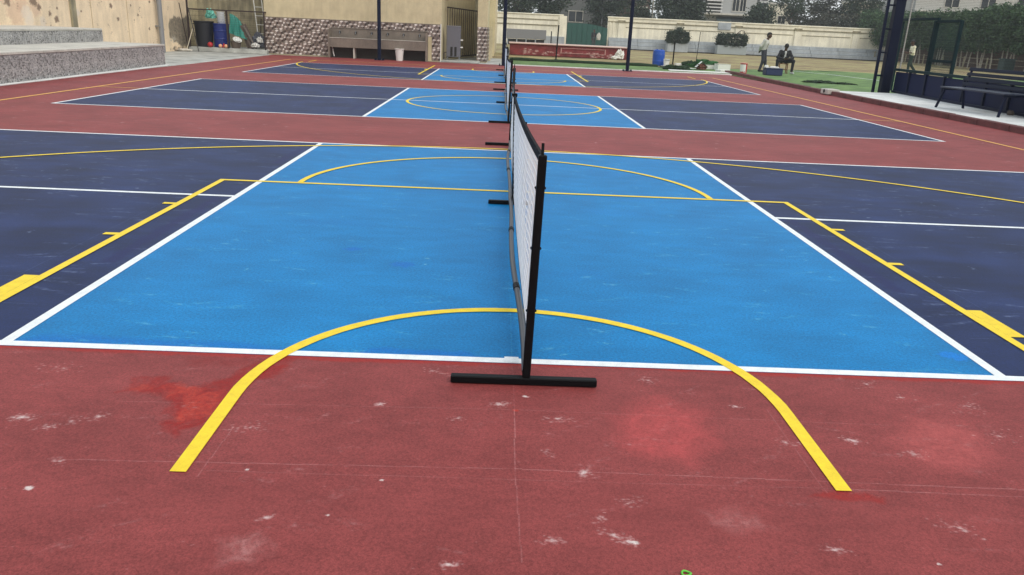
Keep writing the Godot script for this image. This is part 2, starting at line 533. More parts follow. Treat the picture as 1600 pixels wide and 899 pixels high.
	# dark blue
	d = shade(w, h, hexc(30, 46, 90), [[noise_bytes(w, h, 0.005, 91, 4), 0.16], [noise_bytes(w, h, 0.02, 92, 4, FastNoiseLite.TYPE_SIMPLEX_SMOOTH, 3, 1), 0.12], [noise_bytes(w, h, 0.3, 93, 2), 0.08]], Vector3(18, 14, 4))
	cv = Canvas.new(w, h, d, 0, -COURT_D, HALF - KIT, COURT_D)
	for k in 300:
		cv.scuff(rng.randf_range(0, 4.5), rng.randf_range(-6.0, -0.05), rng.randf_range(0.06, 0.4), rng.randf_range(0.01, 0.05), rng.randf_range(-0.4, 0.4), hexc(104, 116, 150), 40, rng, 0.3, 0.009)
	for k in 70:
		cv.scuff(rng.randf_range(0, 4.5), rng.randf_range(-6.0, -0.05), 0.07, 0.03, rng.randf() * 3.0, hexc(176, 186, 206), 14, rng, 0.5, 0.005)
	for q in [[0.06, -3.0, -1.2], [0.27, -1.9, -0.9], [0.05, -5.6, -4.6]]:
		cv.stain([Vector2(q[0], q[1]), Vector2(q[0] + 0.07, q[1]), Vector2(q[0] + 0.08, q[2]), Vector2(q[0], q[2])], hexc(26, 34, 88), 0.7, 0.03, 0.03, 5.0, 95)
	cv.line(Vector2(0.42, -2.7), Vector2(0.43, -0.9), 0.003, hexc(150, 165, 200), 0.45, 16)
	cv.line(Vector2(0.1, -0.9), Vector2(1.0, -0.9), 0.003, hexc(150, 165, 200), 0.45, 17)
	cv.line(Vector2(0.1, -0.5), Vector2(0.9, -0.52), 0.003, hexc(170, 180, 205), 0.5, 18)
	M.dark_blue = court_mat(cv.tex(), 0.55)
	# line paints, slightly worn
	var wl := shade(256, 256, hexc(230, 235, 237), [[noise_bytes(256, 256, 0.03, 101, 4), 0.05], [noise_bytes(256, 256, 0.2, 102, 2), 0.04]])
	M.white_line = texmat(rgb_tex(256, 256, wl), 0.55)
	var yl := shade(256, 256, hexc(238, 206, 22), [[noise_bytes(256, 256, 0.03, 103, 4), 0.05], [noise_bytes(256, 256, 0.2, 104, 2), 0.03]])
	M.yellow_line = texmat(rgb_tex(256, 256, yl), 0.55)
	var ol := shade(256, 256, hexc(232, 176, 82), [[noise_bytes(256, 256, 0.03, 105, 4), 0.08], [noise_bytes(256, 256, 0.2, 106, 2), 0.05]])
	M.old_yellow = texmat(rgb_tex(256, 256, ol), 0.6)

func make_materials() -> void:
	make_court_textures()
	M.navy = dull(hexc(11, 20, 46), 0.5)
	M.navy_panel = dull(hexc(12, 22, 58), 0.6)
	M.black = dull(hexc(12, 13, 16), 0.5)
	M.tube_grey = mat(hexc(62, 62, 66), 0.35, 0.3)
	M.net_white = mat(hexc(226, 230, 236), 0.85)
	M.tape = dull(hexc(18, 19, 23), 0.8)
	M.rust = mat(hexc(50, 36, 34), 0.75)
	M.steel = mat(hexc(140, 142, 146), 0.4, 0.6)
	M.white_plastic = mat(hexc(226, 226, 222), 0.5)
	M.blue_plastic = mat(hexc(12, 74, 172), 0.45)
	M.blue_drum = mat(hexc(20, 40, 116), 0.4)
	M.dark_plastic = mat(hexc(22, 24, 34), 0.5)
	M.green_tarp = mat(hexc(46, 134, 122), 0.6)
	M.pale_green = mat(hexc(112, 190, 176), 0.6)
	M.grey_cloth = mat(hexc(84, 88, 98), 0.9)
	M.plank = mat(hexc(96, 84, 76), 0.85)
	M.gate_green = mat(hexc(24, 78, 70), 0.55)
	M.green_steel = dull(hexc(8, 38, 44), 0.55)
	M.net_green = mat(hexc(24, 66, 60), 0.8)
	M.red_plastic = mat(hexc(178, 40, 44), 0.45)
	M.peach = mat(hexc(226, 168, 130), 0.6)
	M.wood = mat(hexc(120, 78, 50), 0.7)
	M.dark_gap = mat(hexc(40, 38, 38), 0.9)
	M.glass = mat(hexc(34, 40, 46), 0.12)
	# beige painted render
	var wb := noise_bytes(512, 512, 0.008, 201, 5)
	var wf := noise_bytes(512, 512, 0.12, 202, 3)
	var ws := noise_bytes(512, 512, 0.03, 203, 3, FastNoiseLite.TYPE_SIMPLEX_SMOOTH, 1, 8)
	M.beige = texmat(rgb_tex(512, 512, shade(512, 512, hexc(202, 190, 156), [[wb, 0.05], [wf, 0.05], [ws, 0.03]])), 0.9, 0.4)
	M.cream = texmat(rgb_tex(512, 512, shade(512, 512, hexc(232, 226, 206), [[wb, 0.07], [wf, 0.05], [ws, 0.05]])), 0.9, 0.16)
	M.grey_band = texmat(rgb_tex(512, 512, shade(512, 512, hexc(164, 170, 174), [[wb, 0.09], [wf, 0.07], [ws, 0.05]])), 0.9, 0.2)
	M.plaster_dark = texmat(rgb_tex(512, 512, shade(512, 512, hexc(148, 140, 116), [[wb, 0.16], [wf, 0.06], [ws, 0.14]])), 0.95, 0.35)
	M.concrete = texmat(rgb_tex(512, 512, shade(512, 512, hexc(168, 170, 166), [[wb, 0.2], [wf, 0.07], [ws, 0.02]])), 0.9, 0.3, true)
	M.pale_concrete = texmat(rgb_tex(512, 512, shade(512, 512, hexc(216, 218, 216), [[wb, 0.08], [wf, 0.06], [ws, 0.02]])), 0.85, 0.3, true)
	M.ledge = texmat(rgb_tex(512, 512, shade(512, 512, hexc(190, 187, 178), [[wb, 0.09], [wf, 0.06], [ws, 0.02]])), 0.85, 0.35)
	M.kerb = texmat(rgb_tex(512, 512, shade(512, 512, hexc(98, 54, 53), [[wb, 0.18], [wf, 0.12], [ws, 0.04]])), 0.8, 0.6)
	M.red_plaster = red_wall_mat()
	M.granite = texmat(rgb_tex(512, 512, shade(512, 512, hexc(122, 112, 102), [[wb, 0.10], [wf, 0.16], [ws, 0.03]])), 0.5, 0.5)
	M.terrazzo = terrazzo()
	M.tile = tile_print()
	M.peel = peeling_wall()
	# ground covers
	var gb := noise_bytes(1024, 1024, 0.004, 211, 5)
	var gf := noise_bytes(1024, 1024, 0.2, 212, 3)
	var gs := noise_bytes(1024, 1024, 0.03, 213, 4)
	M.dry_grass = texmat(rgb_tex(1024, 1024, shade(1024, 1024, hexc(142, 129, 88), [[gb, 0.24], [gf, 0.2], [gs, 0.16]], Vector3(-34, 12, -6))), 0.95)
	M.dry_grass.uv1_scale = Vector3(1.0 / 16.0, 1.0 / 16.0, 1.0)
	M.turf = texmat(rgb_tex(512, 512, shade(512, 512, hexc(92, 122, 64), [[wb, 0.22], [wf, 0.2], [ws, 0.06]], Vector3(26, 0, 0))), 0.9)
	M.turf.uv1_scale = Vector3(0.25, 0.25, 1.0)
	M.turf_dark = mat(hexc(30, 52, 30), 0.95)
	M.soil = mat(hexc(96, 82, 66), 0.95)

func red_wall_mat() -> StandardMaterial3D:
	var w := 1024
	var h := 128
	var d := shade(w, h, hexc(124, 52, 54), [[noise_bytes(w, h, 0.012, 221, 4), 0.16], [noise_bytes(w, h, 0.15, 222, 3), 0.1]])
	var cv := Canvas.new(w, h, d, 0, 0, 7.0, 0.7)
	for k in 46:
		var x := rng.randf_range(0.8, 6.8)
		cv.scuff(x, rng.randf_range(0.4, 0.68), 0.16, 0.09, 0.0, hexc(186, 160, 154), 36, rng, 0.6, 0.02)
	for q in [[0.9, 0.3], [1.2, 0.35], [1.6, 0.4], [2.1, 0.5], [5.0, 0.4], [5.5, 0.5], [6.0, 0.45]]:
		cv.scuff(q[0], q[1], 0.2, 0.1, 0.0, hexc(196, 172, 166), 50, rng, 0.7, 0.018)
	var m := texmat(cv.tex(), 0.9)
	return m

func terrazzo() -> StandardMaterial3D:
	var w := 512
	var d := shade(w, w, hexc(156, 156, 156), [[noise_bytes(w, w, 0.01, 231, 4), 0.10], [noise_bytes(w, w, 0.05, 232, 3, FastNoiseLite.TYPE_SIMPLEX_SMOOTH, 1, 6), 0.10], [noise_bytes(w, w, 0.35, 233, 2), 0.15]])
	var cv := Canvas.new(w, w, d, 0, 0, 2.0, 2.0)
	for k in 6000:
		var v := 0.14 + 0.76 * rng.randf()
		cv.scuff(rng.randf() * 2.0, rng.randf() * 2.0, 0.001, 0.001, 0, Color(v, v * 0.99, v * 0.97), 1, rng, 0.95, 0.013)
	return texmat(cv.tex(), 0.6, 0.5)

func tile_print() -> StandardMaterial3D:
	# printed stone-cube pattern of one glazed tile
	var w := 128
	var h := 192
	var d := shade(w, h, hexc(122, 108, 100), [[noise_bytes(w, h, 0.06, 241, 3), 0.2], [noise_bytes(w, h, 0.3, 242, 2), 0.1]])
	var cv := Canvas.new(w, h, d, 0, 0, 1.0, 1.5)
	for j in range(-1, 4):
		for i in range(-1, 3):
			var a := Vector2((i + (0.5 if j % 2 != 0 else 0.0)) * 0.5 + 0.02, j * 0.5 + 0.1)
			var v := rng.randf_range(-16, 16) + (20.0 if (i + j) % 2 == 0 else -24.0)
			cv.stain([a, a + Vector2(0.24, -0.13), a + Vector2(0.46, 0.0), a + Vector2(0.24, 0.14)], hexc(212 + v, 204 + v, 198 + v), 0.95, 0.03, 0.05, 4.0, 250 + i * 7 + j)
			cv.stain([a, a + Vector2(0.24, 0.14), a + Vector2(0.24, 0.42), a + Vector2(0, 0.28)], hexc(138 + v, 122 + v, 114 + v), 0.9, 0.03, 0.05, 4.0, 350 + i * 7 + j)
			cv.stain([a + Vector2(0.24, 0.14), a + Vector2(0.46, 0.0), a + Vector2(0.46, 0.28), a + Vector2(0.24, 0.42)], hexc(78 + v, 66 + v, 64 + v), 0.9, 0.03, 0.05, 4.0, 450 + i * 7 + j)
	return texmat(cv.tex(), 0.3)

func peeling_wall() -> StandardMaterial3D:
	# left boundary wall: u runs along z from -10 to -30, v from top 3.0 to 0
	var w := 2048
	var h := 400
	var d := shade(w, h, hexc(238, 217, 186), [[noise_bytes(w, h, 0.006, 261, 4), 0.06], [noise_bytes(w, h, 0.12, 262, 3), 0.04], [noise_bytes(w, h, 0.03, 263, 3, FastNoiseLite.TYPE_SIMPLEX_SMOOTH, 1, 8), 0.05]])
	var cv := Canvas.new(w, h, d, 0, 0, 20.0, 3.0)
	var bare := hexc(128, 108, 92)
	var pink := hexc(206, 172, 148)
	var white := hexc(226, 214, 200)
	# u = -z - 10 ; v = 3 - y
	for q in [[7.9, 1.3, 0.5], [8.6, 1.55, 0.35], [9.2, 1.7, 0.3], [8.3, 1.85, 0.45]]:
		cv.blot(q[0], q[1], q[2], pink, 0.5, int(q[0] * 31))
	for q in [[8.0, 1.55, 0.16], [8.35, 1.42, 0.11], [9.15, 1.5, 0.2], [9.4, 1.65, 0.12], [9.9, 1.8, 0.1], [10.2, 1.95, 0.14], [10.3, 1.65, 0.06], [11.6, 1.7, 0.05], [13.5, 1.5, 0.12], [13.9, 1.9, 0.1], [14.9, 1.45, 0.06], [15.4, 1.75, 0.07], [16.2, 2.2, 0.08], [16.4, 1.3, 0.07]]:
		cv.blot(q[0], q[1], q[2], bare, 0.85, int(q[0] * 97))
	for q in [[8.8, 1.8, 0.3], [8.9, 2.0, 0.25], [9.5, 2.02, 0.2], [11.4, 1.75, 0.15]]:
		cv.blot(q[0], q[1], q[2], white, 0.6, int(q[0] * 53))
	for k in 60:
		var x := rng.randf_range(0, 19)
		cv.scuff(x, rng.randf_range(1.0, 2.95), 0.2, 0.1, rng.randf() * 3.0, bare, 8, rng, 0.5, 0.016)
	for k in 40:
		var x := rng.randf_range(0, 19.5)
		cv.scuff(x, rng.randf_range(2.85, 3.0), 0.4, 0.05, 0.0, hexc(110, 100, 88), 24, rng, 0.4, 0.03)
	# damp bare patch past the pipe
	cv.stain([Vector2(18.0, 1.85), Vector2(18.5, 1.75), Vector2(19.2, 1.8), Vector2(20, 1.7), Vector2(20, 2.9), Vector2(19, 2.8), Vector2(18.4, 2.65), Vector2(17.9, 2.5)], hexc(96, 90, 80), 0.85, 0.08, 0.12, 2.5, 271, 0.35)
	cv.scuff(18.3, 2.55, 0.5, 0.2, 0.0, hexc(180, 172, 158), 120, rng, 0.6, 0.03)
	return texmat(cv.tex(), 0.92)

# ------------------------------------------------------------------ court
func build_court() -> void:
	var court := setting("court_floor")
	var zf := -29.05
	var X := 8.95
	var st := S()
	sheet(st, rect(-2.6, 2.6, 0.0, 2.01), 0.0, Vector2(-2.6, -0.02), Vector2(5.2, 2.03))
	obj("red_apron", st, M.red_front, court)
	st = S()
	for r in [[-X, -2.6, 0.0, 2.01], [2.6, X, 0.0, 2.01], [-X, X, 2.01, 7.0], [-X, X, COURT_Z[1], -COURT_D], [-X, X, COURT_Z[2], COURT_Z[1] - COURT_D], [-X, X, zf, COURT_Z[2] - COURT_D]]:
		sheet(st, rect(r[0], r[1], r[2], r[3]), 0.0)
	for z0 in COURT_Z:
		sheet(st, rect(-X, -HALF, z0 - COURT_D, z0), 0.0)
		sheet(st, rect(HALF, X, z0 - COURT_D, z0), 0.0)
	obj("red_surface", st, M.red, court)
	var yz := 0.0
	for i in 3:
		var z0: float = COURT_Z[i]
		st = S()
		if i == 1:
			sheet(st, rect(-KIT, KIT, z0 - COURT_D, z0), yz, Vector2(KIT, z0), Vector2(-2 * KIT, -COURT_D))
		else:
			sheet(st, rect(-KIT, KIT, z0 - COURT_D, z0), yz, Vector2(-KIT, z0 - COURT_D), Vector2(2 * KIT, COURT_D))
		obj("light_blue_zone", st, M.light_blue, court)
		for sg in [-1.0, 1.0]:
			st = S()
			sheet(st, rect(minf(sg * KIT, sg * HALF), maxf(sg * KIT, sg * HALF), z0 - COURT_D, z0), yz, Vector2(sg * KIT, z0 - COURT_D), Vector2(sg * (HALF - KIT), COURT_D))
			obj("dark_blue_zone", st, M.dark_blue, court)
		# white lines, butted end to end
		var y := 0.002
		var t := 0.05
		for r in [[-HALF, HALF, z0 - t, z0], [-HALF, HALF, z0 - COURT_D, z0 - COURT_D + t], [-HALF, -HALF + t, z0 - COURT_D + t, z0 - t], [HALF - t, HALF, z0 - COURT_D + t, z0 - t],
				[-KIT, -KIT + t, z0 - COURT_D + t, z0 - t], [KIT - t, KIT, z0 - COURT_D + t, z0 - t],
				[-HALF + t, -KIT, z0 - COURT_D / 2 - t / 2, z0 - COURT_D / 2 + t / 2], [KIT, HALF - t, z0 - COURT_D / 2 - t / 2, z0 - COURT_D / 2 + t / 2]]:
			st = S()
			sheet(st, rect(r[0], r[1], r[2], r[3]), y, Vector2.ZERO, Vector2(0.6, 0.6))
			obj("white_line", st, M.white_line, court)
	st = S()
	sheet(st, rect(-0.03, 0.03, -0.064, -0.008), 0.003, Vector2.ZERO, Vector2(0.6, 0.6))
	obj("white_patch", st, M.white_line, court)
	# centre line of the long court through the middle blue zone
	st = S()
	sheet(st, rect(-KIT + 0.05, KIT - 0.05, -12.003, -11.953), 0.002, Vector2.ZERO, Vector2(0.6, 0.6))
	obj("white_line", st, M.white_line, court)
	# yellow lines of the long court; the far half mirrors the near one about z = -11.97
	var y1 := 0.0035
	for far in [false, true]:
		var mz := func(p: Vector2) -> Vector2: return Vector2(p.x, -23.95 - p.y) if far else p
		var put := func(pts: Array, w: float, y: float) -> void:
			var q := []
			for p in pts:
				q.append(mz.call(p))
			var s := S()
			ribbon(s, q, w, y)
			obj("yellow_line", s, M.yellow_line, court)
		for sg in [-1.0, 1.0]:
			put.call([Vector2(sg * 2.43, -3.655), Vector2(sg * 2.43, 2.1)], 0.05, y1)
			for z in [-2.71, -1.8]:
				put.call([Vector2(sg * 2.455, z), Vector2(sg * 2.54, z)], 0.05, y1)
			put.call([Vector2(sg * 2.495, -0.92), Vector2(sg * 2.495, -0.53)], 0.08, y1)
			put.call([Vector2(sg * 6.6, 0.85), Vector2(sg * 6.6, 2.1)], 0.05, y1)
		put.call([Vector2(-2.455, -3.68), Vector2(2.455, -3.68)], 0.05, y1)
		put.call(arc(0, -3.705, 1.775, -PI, 0, 48), 0.05, 0.005)
		var A := atan2(0.3, 6.58)
		put.call(arc(0, 0.55, 6.725, -PI - A * 0.15, A * 0.15, 96), 0.05, 0.005)
		var u := [Vector2(-1.03, 0.915)]
		u.append_array(arc(0, 0.38, 1.03, -PI, 0, 48))
		u.append(Vector2(1.03, 0.905))
		put.call(u, 0.052, y1)
	st = S()
	ribbon(st, arc(0, -11.97, 1.79, 0, TAU, 72), 0.05, 0.0035)
	obj("yellow_line", st, M.yellow_line, court)
	for sg in [-1.0, 1.0]:
		st = S()
		sheet(st, rect(sg * 7.5 - 0.03, sg * 7.5 + 0.03, -26.0, 2.1), 0.0035, Vector2.ZERO, Vector2(0.6, 0.6))
		obj("side_line", st, M.old_yellow, court)
		st = S()
		var a: float = minf(sg * 7.47, sg * HALF)
		sheet(st, rect(a, maxf(sg * 7.47, sg * HALF), -12.0, -11.955), 0.005, Vector2.ZERO, Vector2(0.6, 0.6))
		obj("side_line", st, M.old_yellow, court)
	for z in [-26.06, 2.1]:
		st = S()
		sheet(st, rect(-7.53, 7.53, z, z + 0.06), 0.005, Vector2.ZERO, Vector2(0.6, 0.6))
		obj("base_line", st, M.old_yellow, court)
	# ground, field, apron, turf
	st = S()
	for i in 12:
		for j in 12:
			sheet(st, rect(-300 + i * 50, -250 + i * 50, -420 + j * 40, -380 + j * 40), -0.03)
	var g := obj("ground", st, M.dry_grass)
	g.set_meta("kind", "structure")
	st = S()
	sheet(st, rect(-12.5, -X, -31.2, 7.0), -0.004)
	sheet(st, rect(-X, 0.2, -36.0, zf), -0.004)
	var pv := obj("concrete_apron", st, M.concrete)
	pv.set_meta("kind", "structure")
	st = S()
	sheet(st, [Vector2(0.2, zf - 0.12), Vector2(X + 0.3, zf - 0.12), Vector2(9.4, -30.5), Vector2(12.3, -36.6), Vector2(7.2, -34.5), Vector2(0.2, -34.4)], 0.0)
	var rag := [Vector2(12.3, -36.6)]
	for k in 40:
		rag.append(Vector2(12.3, -36.6).lerp(Vector2(17.5, -40.0), (k + 0.5) / 40.0) + Vector2(rng.randf_range(-0.3, 0.3), rng.randf_range(-0.5, 0.5)))
	sheet(st, [Vector2(X + 0.15, zf - 0.12), Vector2(X + 0.15, -19.6), Vector2(10.2, -19.75), Vector2(46, -19.75), Vector2(46, -38.0), Vector2(19.6, -38.2), Vector2(17.5, -40.0), Vector2(12.3, -36.6), Vector2(9.4, -30.5)], 0.0)
	for k in 39:
		sheet(st, [rag[k], rag[k + 1], rag[k + 1] + Vector2(0.3, 1.0), rag[k] + Vector2(0.3, 1.0)], 0.003)
	var tf := obj("artificial_turf", st, M.turf)
	tf.set_meta("kind", "structure")
	st = S()
	ribbon(st, [Vector2(14.3, -37.0), Vector2(15.15, -34.28), Vector2(15.5, -29.0), Vector2(15.7, -21.0)], 0.1, 0.006)
	obj("pitch_line", st, M.white_line, tf)
	st = S()
	box(st, Vector3(4.6, 0.01, zf - 0.06), Vector3(8.9, 0.05, 0.12), 0.005)
	var ed := obj("concrete_edging", st, M.pale_concrete)
	ed.set_meta("kind", "structure")
	# kerb stones and the pavement beside the cage
	var kerb := setting("kerb")
	var kz := 6.0
	var kmeshes := []
	for v in 3:
		st = S()
		box(st, Vector3.ZERO, Vector3(0.16, 0.16, 0.985), 0.012)
		kmeshes.append(st.commit())
	var kn := 0
	while kz > -30.6:
		var k := inst("kerb_stone", kmeshes[kn % 3], M.kerb, kerb)
		k.position = Vector3(X + 0.08 + (0.0 if kz > -20 else (-20.0 - kz) * 0.035) + rng.randf_range(-0.006, 0.006), 0.03 + rng.randf_range(-0.005, 0.004), kz - 0.5)
		k.rotation.y = 0.0 if kz > -20 else 0.035
		kz -= 1.0
		kn += 1
	st = S()
	box(st, Vector3((X + 0.165 + 11.6) / 2, 0.0, -6.5), Vector3(11.6 - X - 0.165, 0.2, 26.2), 0.01)
	var pavement := obj("pavement", st, M.pale_concrete)
	pavement.set_meta("kind", "structure")
	# drain block in the kerb line
	st = S()
	box(st, Vector3(0, 0.07, 0), Vector3(0.34, 0.14, 0.5), 0.015)
	var dr := thing("concrete_block", "pale concrete block with a dark hole set in the red kerb", "block", Vector3(9.02, 0.02, -19.2))
	obj("body", st, M.ledge, dr)
	st = S()
	lathe(st, [Vector2(0.0, 0.0), Vector2(0.05, 0.0), Vector2(0.05, 0.01), Vector2(0.0, 0.01)], 12, Transform3D(Basis(Vector3(0, 0, 1), PI / 2), Vector3(-0.171, 0.08, 0.0)))
	obj("hole", st, M.dark_gap, dr)

# ------------------------------------------------------------------ portable nets
func net_top(t: float, h: float) -> float:
	# t from 0 at one post through 0.5 at the middle leg to 1
	var u := absf(t - 0.5) * 2.0
	return lerpf(h - 0.055, h, pow(u, 1.6)) - 0.012 * sin(PI * u)

func net_x(t: float, y: float) -> float:
	# the fabric leans with the end posts and bows in towards the middle leg
	return 0.004 + y * 0.016 - 0.05 * y * (1.0 - pow(absf(t - 0.5) * 2.0, 1.4))

func build_net(label: String, zc: float, first: bool) -> void:
	var L := 6.7
	var t := thing("portable_net", label, "net", Vector3(0.05, 0, zc), 0.0, "portable nets across the three courts")
	var H := 0.9
	for e in [1.0, -1.0]:
		var st := S()
		box(st, Vector3(-0.005, 0.018, e * L / 2), Vector3(0.575, 0.03, 0.034), 0.004)
		obj("base_foot", st, M.black, t)
		st = S()
		var pb := Basis(Vector3(0, 0, 1), -0.02)
		box(st, Vector3(0.012, 0.034 + 0.435, e * L / 2), Vector3(0.031, 0.872, 0.034), 0.004, pb)
		var p := obj("post", st, M.black, t)
		st = S()
		tube(st, [Vector3(0.02, 0.90, e * L / 2), Vector3(0.02, 0.945, e * L / 2 - e * 0.01)], 0.006, 6)
		obj("hook", st, M.black, p)
		st = S()
		for yy in [0.3, 0.55, 0.78]:
			tube(st, [Vector3(-0.012 + yy * 0.02, yy, e * (L / 2 - 0.028)), Vector3(0.005, yy - 0.015, e * (L / 2 - 0.055)), Vector3(0.022 + yy * 0.02, yy, e * (L / 2 - 0.028))], 0.006, 5)
		obj("strap", st, M.tape, t)
	var st := S()
	box(st, Vector3(-0.02, 0.018, 0), Vector3(0.36, 0.03, 0.034), 0.004)
	obj("base_foot", st, M.black, t)
	st = S()
	box(st, Vector3(-0.012, 0.034 + 0.4, 0), Vector3(0.024, 0.8, 0.024), 0.004, Basis(Vector3(0, 0, 1), 0.026))
	var mp := obj("middle_post", st, M.black, t)
	st = S()
	lathe(st, [Vector2(0, 0.87), Vector2(0.018, 0.865), Vector2(0.02, 0.85), Vector2(0.014, 0.835)], 10, Transform3D(Basis.IDENTITY, Vector3(-0.024, 0, 0)))
	obj("cap", st, M.black, mp)
	# bent lower bar in two lengths with collars
	for e in [1.0, -1.0]:
		st = S()
		var pts := []
		var rr := []
		for i in 15:
			var u := i / 14.0
			var bow := sin(u * PI)
			pts.append(Vector3(lerpf(0.0, -0.03, smoothstep(0.0, 0.45, u)) + 0.006 * sin(u * 9.0), 0.055 + 0.028 * bow, e * lerpf(L / 2, 0.0, u)))
			rr.append(0.0155)
		tube(st, pts, rr, 8)
		var b := obj("lower_bar", st, M.tube_grey, t)
		for u in [0.33, 0.66]:
			st = S()
			var k: int = int(u * 14)
			tube(st, [pts[k], pts[k] + (pts[k + 1] - pts[k]) * 0.3], 0.0185, 8)
			obj("collar", st, M.black, b)
	# top tape
	st = S()
	var prev := []
	for i in 61:
		var u := i / 60.0
		var z := lerpf(L / 2 - 0.02, -L / 2 + 0.02, u)
		var yt := net_top(u, H)
		prev.append(Vector3(net_x(u, yt), yt, z))
	for i in 60:
		var a: Vector3 = prev[i]
		var b: Vector3 = prev[i + 1]
		for sx in [-0.006, 0.006]:
			quad(st, a + Vector3(sx, -0.03, 0), b + Vector3(sx, -0.03, 0), b + Vector3(sx, 0.006, 0), a + Vector3(sx, 0.006, 0), Vector3(sx, 0, 0))
		quad(st, a + Vector3(-0.006, 0.006, 0), b + Vector3(-0.006, 0.006, 0), b + Vector3(0.006, 0.006, 0), a + Vector3(0.006, 0.006, 0), Vector3.UP)
	obj("top_tape", st, M.tape, t)
	# white knotted mesh with slack: cords up and cords along
	st = S()
	var nx := FastNoiseLite.new()
	nx.seed = 5
	nx.frequency = 0.9
	var nv := 190
	var nh := 18
	var P := []
	for i in nv + 1:
		var u := float(i) / nv
		var z := lerpf(L / 2 - 0.06, -L / 2 + 0.06, u)
		var yt := net_top(u, H) - 0.02
		var yb := 0.09 + 0.09 * pow(absf(u - 0.5) * 2.0, 3.0)
		var col := []
		for j in nh + 1:
			var v := float(j) / nh
			var slack := 0.012 * sin(PI * v) * nx.get_noise_2d(z * 1.4, v * 0.7)
			var y := lerpf(yt, yb, v)
			col.append(Vector3(net_x(u, y) + slack, y, z + 0.012 * nx.get_noise_2d(z * 3.0 + 9.0, v * 2.0)))
		P.append(col)
	for i in nv + 1:
		var pts := []
		for j in range(0, nh + 1):
			pts.append(P[i][j])
		tube(st, pts, 0.0013, 3, false)
	for j in nh + 1:
		var pts := []
		for i in range(0, nv + 1, 2):
			pts.append(P[i][j])
		tube(st, pts, 0.0033, 3, false)
	var hem := []
	for i in range(0, nv + 1, 2):
		hem.append(P[i][nh] + Vector3(0, -0.004, 0))
	var sh := S()
	tube(sh, hem, 0.005, 5)
	obj("bottom_cord", sh, M.tape, t)
	var ms := obj("mesh", st, M.net_white, t)
	ms.set_meta("kind", "stuff")

func build_nets() -> void:
	build_net("nearest portable net with black end post and white mesh on the near court", -3.15, true)
	build_net("middle portable net crossing the yellow centre circle", -12.21, false)
	build_net("farthest portable net standing before the navy pole", -21.4, false)

# ------------------------------------------------------------------ navy poles at the far edge
func build_poles() -> void:
	var t := thing("light_pole", "navy steel pole standing in front of the long wash trough", "pole", Vector3(-4.74, 0, -28.4), 0.0, "navy poles along the far court edge")
	var st := S()
	tube(st, [Vector3(0, 0.012, 0), Vector3(0, 7.5, 0)], 0.07, 20)
	obj("shaft", st, M.navy, t)
	st = S()
	box(st, Vector3(0, 0.008, 0), Vector3(0.36, 0.012, 0.36), 0.003)
	obj("base_plate", st, M.navy, t)
	for a in [[-1, -1], [1, -1], [-1, 1], [1, 1]]:
		st = S()
		lathe(st, [Vector2(0.022, 0.014), Vector2(0.022, 0.05), Vector2(0.012, 0.055), Vector2(0.012, 0.08), Vector2(0, 0.08)], 8, Transform3D(Basis.IDENTITY, Vector3(a[0] * 0.14, 0, a[1] * 0.14)))
		obj("bolt", st, M.navy, t)
	dup(t, Vector3(0.01, 0, -28.4), 0.0, "navy steel pole rising right behind the line of nets")
	dup(t, Vector3(4.79, 0, -28.4), 0.0, "navy steel pole standing nearest the blue barrel")

